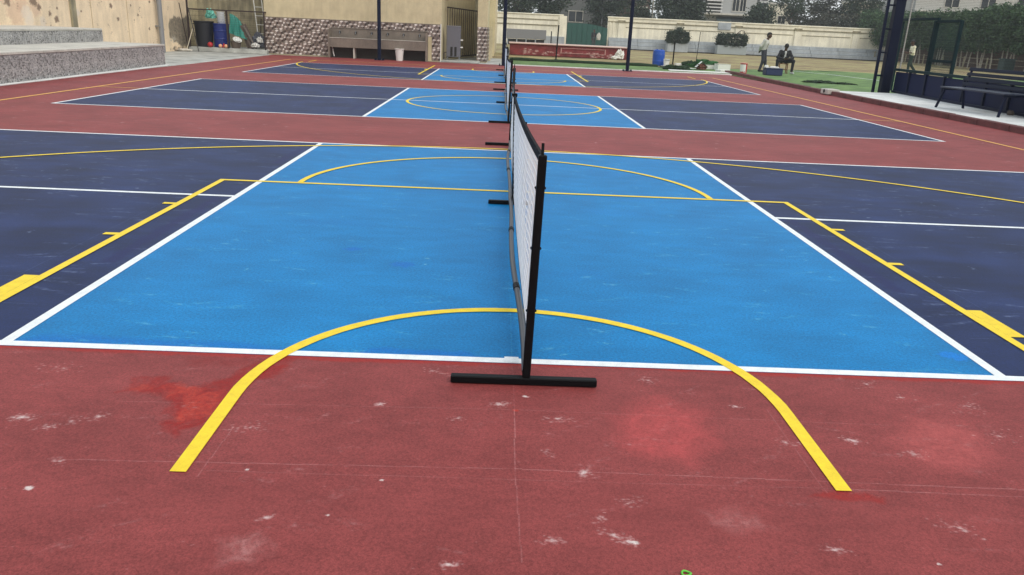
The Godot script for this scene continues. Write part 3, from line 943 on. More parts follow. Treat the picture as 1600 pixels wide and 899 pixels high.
# ------------------------------------------------------------------ left: steps, wall, pipe
func build_left() -> void:
	var ang := 0.03
	var t := thing("stepped_seating", "two-tier grey terrazzo seating step along the beige wall", "seating", Vector3(-9.0, 0, -15.0), ang)
	# local x goes towards the wall as negative; length along z from +12 to -4.1
	var z0 := 12.0
	var z1 := -4.15
	var n := 13
	var pw := (z0 - z1) / n
	var st := S()
	box(st, Vector3(-1.7, 0.245, (z0 + z1) / 2), Vector3(3.3, 0.49, z0 - z1 - 0.06), 0.0)
	obj("core", st, M.concrete, t)
	st = S()
	box(st, Vector3(0, 0.255, 0), Vector3(0.05, 0.50, pw - 0.006), 0.004)
	var face := st.commit()
	st = S()
	box(st, Vector3(0, 0.69, 0), Vector3(0.05, 0.29, pw - 0.006), 0.004)
	var face2 := st.commit()
	st = S()
	box(st, Vector3(0, 0.0, 0), Vector3(1.66, 0.05, pw * 2 - 0.008), 0.006)
	var cap1 := st.commit()
	for i in n:
		var z := z0 - pw * (i + 0.5)
		var f := inst("facing_slab", face, M.terrazzo, t)
		f.position = Vector3(-0.02 + rng.randf_range(-0.003, 0.003), 0, z)
		f = inst("facing_slab", face2, M.terrazzo, t)
		f.position = Vector3(-1.6 + rng.randf_range(-0.003, 0.003), 0, z)
	for i in 7:
		var z := z0 - pw * 2 * (i + 0.5)
		if i == 6:
			st = S()
			box(st, Vector3(-0.81, 0.53, z1 + pw / 2), Vector3(1.66, 0.05, pw + 0.03), 0.006)
			obj("lower_cap", st, M.ledge, t)
		else:
			var c := inst("lower_cap", cap1, M.ledge, t)
			c.position = Vector3(-0.81, 0.53, z)
	st = S()
	box(st, Vector3(-2.5, 0.67, (z0 + z1) / 2 + 0.02), Vector3(1.76, 0.33, z0 - z1 - 0.1), 0.0)
	obj("core", st, M.concrete, t)
	st = S()
	box(st, Vector3(-2.47, 0.86, (z0 + z1) / 2 + 0.02), Vector3(1.82, 0.05, z0 - z1 - 0.02), 0.006)
	obj("upper_cap", st, M.ledge, t)
	st = S()
	box(st, Vector3(-1.7, 0.25, z1 + 0.0), Vector3(3.3, 0.49, 0.05), 0.004)
	obj("end_slab", st, M.terrazzo, t)
	st = S()
	box(st, Vector3(-2.52, 0.69, z1 + 0.03), Vector3(1.74, 0.29, 0.05), 0.004)
	obj("end_slab", st, M.terrazzo, t)
	st = S()
	for k in 12:
		var zz := z0 - (z0 - z1) * (k + 0.5) / 12.0
		box(st, Vector3(0.05, 0.012, zz), Vector3(rng.randf_range(0.08, 0.16), 0.03, (z0 - z1) / 12.0 + 0.02), 0.01, Basis(Vector3.UP, rng.randf_range(-0.02, 0.02)))
	obj("cement_fillet", st, M.pale_concrete, t)
	# boundary wall on the left
	var w := thing("boundary_wall", "tall beige wall with peeling paint behind the seating steps", "wall", Vector3(-12.45, 0, -10))
	st = S()
	for q in [[0.0, 20.0]]:
		var a := Vector3(0, 0, 0)
		var pts := [Vector3(0, 0, -q[0]), Vector3(0, 3.0, -q[0]), Vector3(0, 3.0, -q[1]), Vector3(0, 0, -q[1])]
		var uvs := [Vector2(0, 1), Vector2(0, 0), Vector2(1, 0), Vector2(1, 1)]
		for k in [0, 1, 2, 0, 2, 3]:
			st.set_normal(Vector3.RIGHT)
			st.set_uv(uvs[k])
			st.add_vertex(pts[k])
	var ob := obj("paint_face", st, M.peel, w)
	st = S()
	box(st, Vector3(-0.152, 1.5, -1.0), Vector3(0.3, 3.0, 42.0), 0.0)
	obj("wall_body", st, M.beige, w)
	st = S()
	box(st, Vector3(-0.15, 3.04, -1.0), Vector3(0.4, 0.08, 42.0), 0.01)
	obj("coping", st, M.ledge, w)
	# expansion joint strip and plaster pilaster
	st = S()
	box(st, Vector3(0.03, 1.5, -11.1), Vector3(0.06, 2.98, 0.28), 0.008)
	obj("pilaster", st, M.plaster_dark, w)
	st = S()
	for z in [-12.2, -14.6]:
		box(st, Vector3(0.004, 1.5, z), Vector3(0.012, 2.98, 0.02), 0.0)
	obj("joint_strip", st, mat(hexc(186, 166, 134), 0.95), w)
	# drain pipe
	var p := thing("drain_pipe", "grey vertical drain pipe on the beige wall past the steps", "pipe", Vector3(-12.28, 0, -26.8))
	st = S()
	tube(st, [Vector3(0, 0.0, 0), Vector3(0, 2.98, 0)], 0.085, 16)
	obj("pipe", st, mat(hexc(132, 134, 138), 0.5), p)
	for y in [0.9, 1.9, 2.7]:
		st = S()
		box(st, Vector3(-0.07, y, 0), Vector3(0.2, 0.05, 0.21), 0.005)
		obj("bracket", st, M.steel, p)
	# back wall behind the junk cage
	w = thing("back_wall", "damp streaked plaster wall behind the scrap cage", "wall", Vector3(-10.8, 0, -31.1))
	st = S()
	box(st, Vector3(0, 1.6, 0), Vector3(3.3, 3.2, 0.25), 0.0)
	obj("wall_body", st, M.plaster_dark, w)
	st = S()
	box(st, Vector3(0, 3.25, 0), Vector3(3.3, 0.08, 0.33), 0.01)
	obj("coping", st, M.ledge, w)

# ------------------------------------------------------------------ scrap cage and what is in it
func build_cage() -> void:
	var t := thing("scrap_cage", "rusty steel frame enclosure full of scrap on a concrete ledge", "cage", Vector3(-10.7, 0, -29.05))
	var st := S()
	box(st, Vector3(0, 0.085, -0.95), Vector3(3.0, 0.17, 1.9), 0.01)
	obj("ledge", st, M.concrete, t)
	for q in [[-1.45, 2.3, 0.06], [0.03, 1.57, 0.06], [1.46, 1.57, 0.05]]:
		st = S()
		box(st, Vector3(q[0], 0.17 + q[1] / 2 - 0.09, 0), Vector3(q[2], q[1] - 0.17, q[2]), 0.004)
		obj("upright", st, M.rust, t)
	st = S()
	box(st, Vector3(-0.71, 1.55, 0), Vector3(1.42, 0.045, 0.045), 0.004)
	obj("top_rail", st, M.rust, t)
	st = S()
	box(st, Vector3(0.745, 1.55, 0), Vector3(1.37, 0.045, 0.045), 0.004)
	obj("top_rail", st, M.rust, t)
	for x in [-1.45, 1.46]:
		st = S()
		box(st, Vector3(x, 1.55, -0.95), Vector3(0.04, 0.04, 1.8), 0.004)
		obj("side_rail", st, M.rust, t)
		st = S()
		for k in 9:
			tube(st, [Vector3(x, 0.2 + k * 0.16, -0.03), Vector3(x, 0.2 + k * 0.16, -1.85)], 0.004, 4)
		for k in 12:
			tube(st, [Vector3(x, 0.18, -0.08 - k * 0.15), Vector3(x, 1.53, -0.08 - k * 0.15)], 0.004, 4)
		obj("wire_mesh", st, M.rust, t)
	st = S()
	for k in 17:
		tube(st, [Vector3(0.07 + k * 0.083, 0.2, 0.0), Vector3(0.07 + k * 0.083, 1.52, 0.0)], 0.0022, 3)
	for k in 16:
		tube(st, [Vector3(0.06, 0.22 + k * 0.083, 0.0), Vector3(1.43, 0.22 + k * 0.083, 0.0)], 0.0022, 3)
	obj("wire_mesh", st, M.rust, t)
	var F := -29.5
	# dark tub
	t = thing("plastic_tub", "tall black plastic tub at the left end of the scrap cage", "tub", Vector3(-11.72, 0.17, F))
	st = S()
	lathe(st, [Vector2(0, 0), Vector2(0.28, 0), Vector2(0.3, 0.04), Vector2(0.36, 0.9), Vector2(0.39, 0.92), Vector2(0.39, 0.96), Vector2(0.34, 0.96), Vector2(0.28, 0.1), Vector2(0, 0.1)], 28)
	obj("shell", st, M.dark_plastic, t)
	st = S()
	for s in [-1, 1]:
		tube(st, [Vector3(s * 0.37, 0.86, -0.08), Vector3(s * 0.43, 0.84, 0), Vector3(s * 0.37, 0.86, 0.08)], 0.012, 6)
	obj("handle", st, M.dark_plastic, t)
	# blue drum
	t = thing("storage_drum", "dark blue plastic drum inside the scrap cage", "drum", Vector3(-11.05, 0.17, F))
	st = S()
	lathe(st, [Vector2(0, 0), Vector2(0.27, 0), Vector2(0.3, 0.03), Vector2(0.3, 0.28), Vector2(0.312, 0.3), Vector2(0.312, 0.33), Vector2(0.3, 0.35), Vector2(0.3, 0.58), Vector2(0.312, 0.6), Vector2(0.312, 0.63), Vector2(0.3, 0.65), Vector2(0.3, 0.84), Vector2(0.27, 0.88), Vector2(0, 0.88)], 32)
	obj("shell", st, M.blue_drum, t)
	st = S()
	lathe(st, [Vector2(0, 0.895), Vector2(0.285, 0.895), Vector2(0.31, 0.885), Vector2(0.31, 0.85), Vector2(0.302, 0.85)], 32)
	obj("lid", st, M.blue_drum, t)
	# stack of clear trays on the drum
	for k in 5:
		st = S()
		lathe(st, [Vector2(0, 0), Vector2(0.13, 0), Vector2(0.155, 0.07), Vector2(0.17, 0.075), Vector2(0.17, 0.085), Vector2(0.14, 0.08), Vector2(0.12, 0.015), Vector2(0, 0.015)], 20)
		var o := obj("plastic_basin", st, mat(hexc(214, 218, 222), 0.35))
		o.position = Vector3(-11.04 + rng.randf_range(-0.012, 0.012), 1.065 + k * 0.088, F)
		tag(o, ["pale grey basin at the bottom of the stack on the blue drum", "pale grey basin second from the bottom on the blue drum", "pale grey basin in the middle of the stack on the drum", "pale grey basin second from the top on the blue drum", "pale grey basin topmost on the blue drum"][k], "basin", "basins stacked on the drum")
	st = S()
	lump(st, Vector3(-11.45, 1.36, F), Vector3(0.2, 0.22, 0.2), 0.55, 1.6, 4)
	tag(obj("tarpaulin_bundle", st, M.pale_green), "pale green crumpled tarpaulin bundle on top of the black tub", "tarpaulin")
	st = S()
	var G := []
	for i in 15:
		var row := []
		for k in 15:
			var u := i / 14.0
			var v := k / 14.0
			var top := Vector3(lerpf(-10.72, -10.2, u), 1.44 - 0.42 * u * u, F - 0.05)
			var low := Vector3(lerpf(-10.64, -9.98, u), 0.72 - 0.22 * u, F + 0.22)
			row.append(top.lerp(low, v) + Vector3(0.02 * sin(v * 5.0), 0.0, 0.045 * sin(u * 17.0 + v * 2.0) * (0.3 + v) + 0.02 * sin(u * 31.0)))
		G.append(row)
	for i in 14:
		for k in 14:
			for o in [0.0, -0.008]:
				var oo := Vector3(0, 0, o)
				quad(st, G[i][k] + oo, G[i + 1][k] + oo, G[i + 1][k + 1] + oo, G[i][k + 1] + oo, Vector3(0, 0, 1.0 if o == 0.0 else -1.0))
	tag(obj("tarpaulin", st, M.green_tarp), "green tarpaulin hanging in folds right of the middle upright", "tarpaulin")
	t = thing("basket", "brown basket with a pale round dish leaning on it in the cage", "basket", Vector3(-10.42, 0.17, F + 0.3))
	st = S()
	lathe(st, [Vector2(0, 0), Vector2(0.15, 0), Vector2(0.2, 0.25), Vector2(0.21, 0.27), Vector2(0.18, 0.27), Vector2(0.14, 0.03), Vector2(0, 0.03)], 20)
	obj("bowl", st, M.plank, t)
	st = S()
	lathe(st, [Vector2(0, 0.0), Vector2(0.1, 0.01), Vector2(0.17, 0.045), Vector2(0.175, 0.05), Vector2(0.1, 0.02), Vector2(0, 0.012)], 20, Transform3D(Basis(Vector3(1, 0, 0), 0.5) * Basis(Vector3(0, 0, 1), -0.4), Vector3(0.06, 0.29, 0.04)))
	obj("dish", st, M.white_plastic, t)
	var plab := ["grey weathered plank leaning steepest beside the green tarpaulin", "wide brown board leaning in the middle of the cage", "thin grey plank leaning lowest across the cage"]
	for k in 3:
		st = S()
		box(st, Vector3(0, 0.48, 0), Vector3([0.14, 0.24, 0.07][k], 0.96, 0.03), 0.004)
		var o := obj("plank", st, M.plank if k != 2 else mat(hexc(112, 106, 100), 0.9))
		o.position = Vector3([-9.98, -9.78, -9.66][k], 0.19, F + 0.1 + k * 0.07)
		o.rotation = Vector3(-0.16, 0.1, [0.3, 0.42, 0.5][k])
		tag(o, plab[k], "plank", "planks leaning in the cage")
	st = S()
	lump(st, Vector3(-9.62, 0.42, F + 0.05), Vector3(0.3, 0.36, 0.25), 0.5, 1.7, 14)
	tag(obj("cloth_sack", st, M.grey_cloth), "slumped blue grey cloth sack at the right end of the cage", "sack")
	st = S()
	lump(st, Vector3(-9.5, 0.5, F + 0.28), Vector3(0.12, 0.13, 0.1), 0.6, 2.2, 15)
	lump(st, Vector3(-9.66, 0.3, F + 0.34), Vector3(0.17, 0.1, 0.12), 0.6, 2.2, 16)
	tag(obj("plastic_bag", st, M.white_plastic), "crumpled white plastic bag lying on the grey sack", "bag")
	var rlab := ["dark iron rod leaning in the right corner of the cage", "black iron rod leaning beside the grey sack", "short dark rod leaning behind the planks"]
	for k in 3:
		st = S()
		tube(st, [Vector3([-9.55, -9.42, -9.72][k], 0.2, F - 0.5), Vector3([-9.62, -9.52, -9.74][k], [1.35, 1.2, 1.3][k], F - 0.9)], 0.02, 6)
		tag(obj("iron_rod", st, M.rust), rlab[k], "rod", "rods in the cage")
	# ladder leaning on the back wall
	t = thing("ladder", "pale aluminium ladder leaning over the right end of the cage", "ladder", Vector3(-9.55, 0.17, F - 0.6))
	for s in [-0.16, 0.16]:
		st = S()
		tube(st, [Vector3(s, 0.0, 0.2), Vector3(s - 0.5, 2.75, -0.75)], 0.022, 6)
		obj("rail", st, M.white_plastic, t)
	for k in 8:
		st = S()
		var u := (k + 0.7) / 8.2
		var c := Vector3(0, 0, 0.2).lerp(Vector3(-0.5, 2.75, -0.75), u)
		tube(st, [c + Vector3(-0.16, 0, 0), c + Vector3(0.16, 0, 0)], 0.014, 6)
		obj("rung", st, M.white_plastic, t)
	var bl := ["red ball at the foot of the cage below the black tub", "peach coloured ball left of the pair below the blue drum", "peach coloured ball right of the pair below the blue drum"]
	for k in 3:
		st = S()
		var r: float = [0.1, 0.07, 0.07][k]
		var pr := []
		for i in 11:
			pr.append(Vector2(sin(PI * i / 10.0) * r, -cos(PI * i / 10.0) * r))
		lathe(st, pr, 18)
		var o := obj("ball", st, M.red_plastic if k == 0 else M.peach)
		o.position = Vector3([-11.38, -10.98, -10.76][k], 0.17 + r, -29.05 - r + 0.06)
		tag(o, bl[k], "ball", "balls below the drum")
	st = S()
	tube(st, [Vector3(-10.87, 0.185, -29.06), Vector3(-10.84, 0.33, -29.07)], [0.035, 0.03], 10)
	tag(obj("paint_can", st, M.red_plastic), "small red can between the two peach balls", "can")
	# mop standing before the cage
	t = thing("floor_mop", "pale mop with its white head spread on the concrete", "mop", Vector3(-12.1, 0, -28.55))
	st = S()
	tube(st, [Vector3(-0.0, 0.05, 0.0), Vector3(0.14, 0.86, -0.42)], 0.016, 8)
	obj("handle", st, mat(hexc(196, 186, 166), 0.7), t)
	st = S()
	lump(st, Vector3(-0.1, 0.04, 0.0), Vector3(0.34, 0.06, 0.16), 0.4, 2.5, 21, 8, 24)
	obj("head", st, mat(hexc(204, 198, 188), 0.95), t)
	var slab := ["thin dark rod leaning on the wall left of the cage", "grey rod leaning across the black tub"]
	for k in 2:
		st = S()
		var a := [Vector3(-12.15, 0.0, -28.9), Vector3(-11.75, 0.0, -28.85)]
		var b := [Vector3(-12.27, 1.75, -28.6), Vector3(-12.1, 1.6, -29.0)]
		tube(st, [a[k], b[k]], 0.016, 6)
		tag(obj("stick", st, M.rust if k == 0 else mat(hexc(70, 66, 66), 0.8)), slab[k], "stick")

# ------------------------------------------------------------------ building with the wash trough
func build_building() -> void:
	var t := thing("pavilion_building", "beige single-storey building with a stone-print tiled dado", "building", Vector3(0, 0, -29.3))
	var st := S()
	# front wall, left block
	box(st, Vector3(-5.88, 2.0, -2.0), Vector3(6.85, 4.0, 4.0), 0.01)
	obj("wall", st, M.beige, t)
	# angled inner wall of the passage
	var a := Vector3(-2.42, 0, -1.7)
	var b := Vector3(-1.35, 0, -7.0)
	var d := (b - a).normalized()
	var bb := Basis(d, Vector3.UP, d.cross(Vector3.UP))
	st = S()
	box(st, (a + b) / 2 + Vector3(-0.12, 2.0, 0), Vector3(a.distance_to(b), 4.0, 0.15), 0.0, bb)
	obj("passage_wall", st, M.beige, t)
	# pillar and side wall on the right
	st = S()
	box(st, Vector3(-0.88, 2.0, -1.35), Vector3(0.42, 4.0, 0.4), 0.012)
	obj("pillar", st, M.beige, t)
	st = S()
	var sa := Vector3(-0.69, 0, -1.56)
	var sb := Vector3(-0.42, 0, -18.0)
	var sd := (sb - sa).normalized()
	box(st, (sa + sb) / 2 + Vector3(-0.08, 2.0, 0), Vector3(sa.distance_to(sb), 4.0, 0.2), 0.0, Basis(sd, Vector3.UP, sd.cross(Vector3.UP)))
	obj("side_wall", st, M.beige, t)
	for z in [-3.5, -6.5, -9.5]:
		st = S()
		box(st, sa.lerp(sb, -(z + 1.56) / 16.44) + Vector3(0.05, 2.0, 0), Vector3(0.12, 4.0, 0.25), 0.01)
		obj("pilaster", st, M.beige, t)
	st = S()
	box(st, Vector3(-1.35, 1.6, -8.0), Vector3(1.6, 3.2, 0.2), 0.0)
	obj("passage_end", st, M.plaster_dark, t)
	st = S()
	box(st, Vector3(-5.85, 4.1, -1.9), Vector3(7.2, 0.2, 4.4), 0.02)
	obj("roof_slab", st, M.concrete, t)
	st = S()
	box(st, Vector3(-1.75, 2.95, -1.55), Vector3(1.34, 0.25, 0.3), 0.01)
	obj("lintel", st, M.beige, t)
	st = S()
	box(st, Vector3(-1.7, 0.03, -0.95), Vector3(1.5, 0.06, 1.9), 0.01)
	obj("threshold", st, M.concrete, t)
	# dado tiles
	var tw := 0.36
	var th := 0.45
	st = S()
	box(st, Vector3.ZERO, Vector3(tw - 0.003, th - 0.003, 0.014), 0.003)
	var body := st.commit()
	st = S()
	var hx := tw / 2 - 0.006
	var hy := th / 2 - 0.006
	var cs := [Vector3(-hx, -hy, 0.0078), Vector3(-hx, hy, 0.0078), Vector3(hx, hy, 0.0078), Vector3(hx, -hy, 0.0078)]
	# one mesh: the printed face, with its rim
	var ts := S()
	var uv := [Vector2(0, 1), Vector2(0, 0), Vector2(1, 0), Vector2(1, 1)]
	for k in [0, 1, 2, 0, 2, 3]:
		ts.set_normal(Vector3.BACK)
		ts.set_uv(uv[k])
		ts.add_vertex(cs[k])
	for k in 4:
		var p: Vector3 = cs[k]
		var q: Vector3 = cs[(k + 1) % 4]
		var p2 := Vector3(p.x * 1.025, p.y * 1.018, 0.0)
		var q2 := Vector3(q.x * 1.025, q.y * 1.018, 0.0)
		var mid := (p + q) / 2
		for v in [[p, k], [q, (k + 1) % 4], [q2, (k + 1) % 4], [p, k], [q2, (k + 1) % 4], [p2, k]]:
			ts.set_normal((mid.normalized() + Vector3.BACK).normalized())
			ts.set_uv(uv[v[1]])
			ts.add_vertex(v[0])
	var tm := ts.commit()
	for i in 19:
		for j in 3:
			var x := -9.3 + 0.18 + i * tw
			var y := 0.03 + th * (j + 0.5)
			if x > -6.75 and x < -2.95 and j < 2:
				continue
			if x > -2.45:
				continue
			var o := inst("dado_tile", tm, M.tile, t)
			o.position = Vector3(x, y, 0.003)
			if (i + j) % 2 == 1:
				o.rotation.z = PI
	for i in 1:
		for j in 3:
			var o := inst("dado_tile", tm, M.tile, t)
			o.position = Vector3(-0.905, 0.03 + th * (j + 0.5), -1.144)
			o = inst("dado_tile", tm, M.tile, t)
			o.position = Vector3(-0.705, 0.03 + th * (j + 0.5), -1.144)
			o.scale = Vector3(0.2, 1, 1)
	for i in 14:
		for j in 3:
			var o := inst("dado_tile", tm, M.tile, t)
			var p := sa.lerp(sb, (i * tw + 0.18) / 16.5) + Vector3(0.025, 0, 0)
			o.position = p + Vector3(0, 0.03 + th * (j + 0.5), 0)
			o.rotation.y = PI / 2 - 0.016
	st = S()
	box(st, Vector3(-5.9, 1.395, 0.006), Vector3(6.9, 0.02, 0.02), 0.003)
	obj("dado_trim", st, mat(hexc(150, 140, 126), 0.6), t)
	# corner pipe
	st = S()
	tube(st, [Vector3(-2.47, 0.0, 0.04), Vector3(-2.47, 1.42, 0.04)], 0.018, 8)
	obj("corner_strip", st, M.white_plastic, t)
	# wash trough
	var w := thing("wash_trough", "long grey granite hand-wash trough with six taps against the tiled wall", "trough", Vector3(-4.86, 0, -29.3))
	st = S()
	box(st, Vector3(0, 0.92, 0.02), Vector3(3.72, 0.36, 0.03), 0.003)
	obj("splash_back", st, M.granite, w)
	st = S()
	box(st, Vector3(0, 1.11, 0.03), Vector3(3.78, 0.03, 0.06), 0.004)
	obj("top_rim", st, M.granite, w)
	st = S()
	box(st, Vector3(0, 0.565, 0.52), Vector3(3.74, 0.34, 0.04), 0.004)
	obj("apron_slab", st, M.granite, w)
	st = S()
	box(st, Vector3(0, 0.745, 0.52), Vector3(3.78, 0.02, 0.07), 0.004)
	obj("front_rim", st, M.ledge, w)
	st = S()
	box(st, Vector3(0, 0.45, 0.27), Vector3(3.7, 0.04, 0.46), 0.0)
	obj("basin_floor", st, M.granite, w)
	for x in [-1.87, 1.87]:
		st = S()
		box(st, Vector3(x, 0.53, 0.27), Vector3(0.06, 1.06, 0.58), 0.005)
		obj("end_slab", st, M.granite, w)
	for x in [-0.92, 0.92]:
		st = S()
		box(st, Vector3(x, 0.2, 0.3), Vector3(0.05, 0.4, 0.42), 0.004)
		obj("support", st, M.ledge, w)
	st = S()
	box(st, Vector3(0, 0.21, 0.014), Vector3(3.66, 0.42, 0.02), 0.0)
	obj("recess_shade_panel", st, mat(hexc(70, 62, 58), 0.9), w)  # dark colour paints the shade of the recess below the basin
	for k in 6:
		st = S()
		var x := -1.53 + k * 0.62
		tube(st, [Vector3(x, 0.95, 0.03), Vector3(x, 0.95, 0.11), Vector3(x, 0.9, 0.13)], [0.018, 0.018, 0.013], 8)
		tube(st, [Vector3(x, 0.95, 0.08), Vector3(x, 1.0, 0.08)], 0.009, 6)
		box(st, Vector3(x, 1.0, 0.08), Vector3(0.07, 0.014, 0.016), 0.002)
		var tp := obj("tap", st, M.steel, w)
		st = S()
		lathe(st, [Vector2(0.0, 0.0), Vector2(0.045, 0.0), Vector2(0.045, 0.014), Vector2(0.0, 0.014)], 12, Transform3D(Basis(Vector3(1, 0, 0), PI / 2), Vector3(x, 0.95, 0.036)))
		obj("flange", st, M.dark_gap, tp)
	st = S()
	tube(st, [Vector3(-1.77, 0.42, 0.35), Vector3(-1.74, 0.2, 0.36), Vector3(-1.7, 0.05, 0.38)], 0.02, 8)
	obj("waste_pipe", st, M.white_plastic, w)
	# bin
	var bn := thing("waste_bin", "white plastic bin standing before the wash trough", "bin", Vector3(-4.0, 0, -28.62))
	st = S()
	lathe(st, [Vector2(0, 0), Vector2(0.12, 0), Vector2(0.17, 0.42), Vector2(0.185, 0.43), Vector2(0.185, 0.45), Vector2(0.15, 0.45), Vector2(0.11, 0.03), Vector2(0, 0.03)], 22)
	obj("shell", st, M.white_plastic, bn)
	st = S()
	tube(st, arc3(Vector3(0, 0.43, 0), 0.18, 12), 0.006, 5)
	obj("handle", st, M.steel, bn)
	# water cooler in the passage
	var c := thing("water_cooler", "grey steel water cooler cabinet in the passage beside the tiled corner", "cooler", Vector3(-2.02, 0.06, -30.3))
	st = S()
	box(st, Vector3(0, 0.72, 0), Vector3(0.56, 1.2, 0.5), 0.015)
	obj("cabinet", st, mat(hexc(112, 112, 120), 0.4, 0.3), c)
	st = S()
	box(st, Vector3(0, 1.3, 0.16), Vector3(0.58, 0.03, 0.2), 0.005)
	obj("top_lip", st, M.steel, c)
	for x in [-0.07, 0.09]:
		st = S()
		box(st, Vector3(x, 0.33, 0.252), Vector3(0.09, 0.36, 0.012), 0.002)
		obj("vent", st, M.dark_gap, c)
	for x in [-0.24, 0.24]:
		for z in [-0.2, 0.2]:
			st = S()
			box(st, Vector3(x, 0.06, z), Vector3(0.04, 0.12, 0.04), 0.003)
			obj("leg", st, M.steel, c)
	for y in [0.78, 0.5]:
		st = S()
		box(st, Vector3(0.33, y, 0.15), Vector3(0.1, 0.05, 0.1), 0.006)
		obj("side_tap", st, M.white_plastic, c)
	# grille along the passage wall
	var g := thing("steel_grille", "brown steel bar grille along the passage wall behind the cooler", "grille", Vector3(0, 0, -29.3))
	var off := d.cross(Vector3.UP) * 0.14
	if off.x < 0: off = -off
	off += Vector3(-0.05, 0, 0)
	for y in [0.12, 2.08]:
		st = S()
		box(st, (a + b) / 2 + off + Vector3(0, y, 0), Vector3(a.distance_to(b), 0.05, 0.05), 0.004, bb)
		obj("rail", st, M.rust, g)
	for k in 15:
		st = S()
		var p := a.lerp(b, (k + 0.05) / 14.2) + off
		box(st, p + Vector3(0, 1.1, 0), Vector3(0.024, 1.92, 0.024), 0.003)
		obj("bar", st, M.rust, g)
	st = S()
	tube(st, [a + off + Vector3(0.06, 0.35, 0), a + off + Vector3(-0.0, 0.35, 1.45), a + off + Vector3(-0.02, 0.1, 1.5)], 0.018, 6)
	obj("stop_bar", st, M.rust, g)

func arc3(c: Vector3, r: float, n: int) -> Array:
	var out := []
	for i in n + 1:
		var a := PI * i / n
		out.append(c + Vector3(cos(a) * r, -sin(a) * r * 0.35, 0.12))
	return out

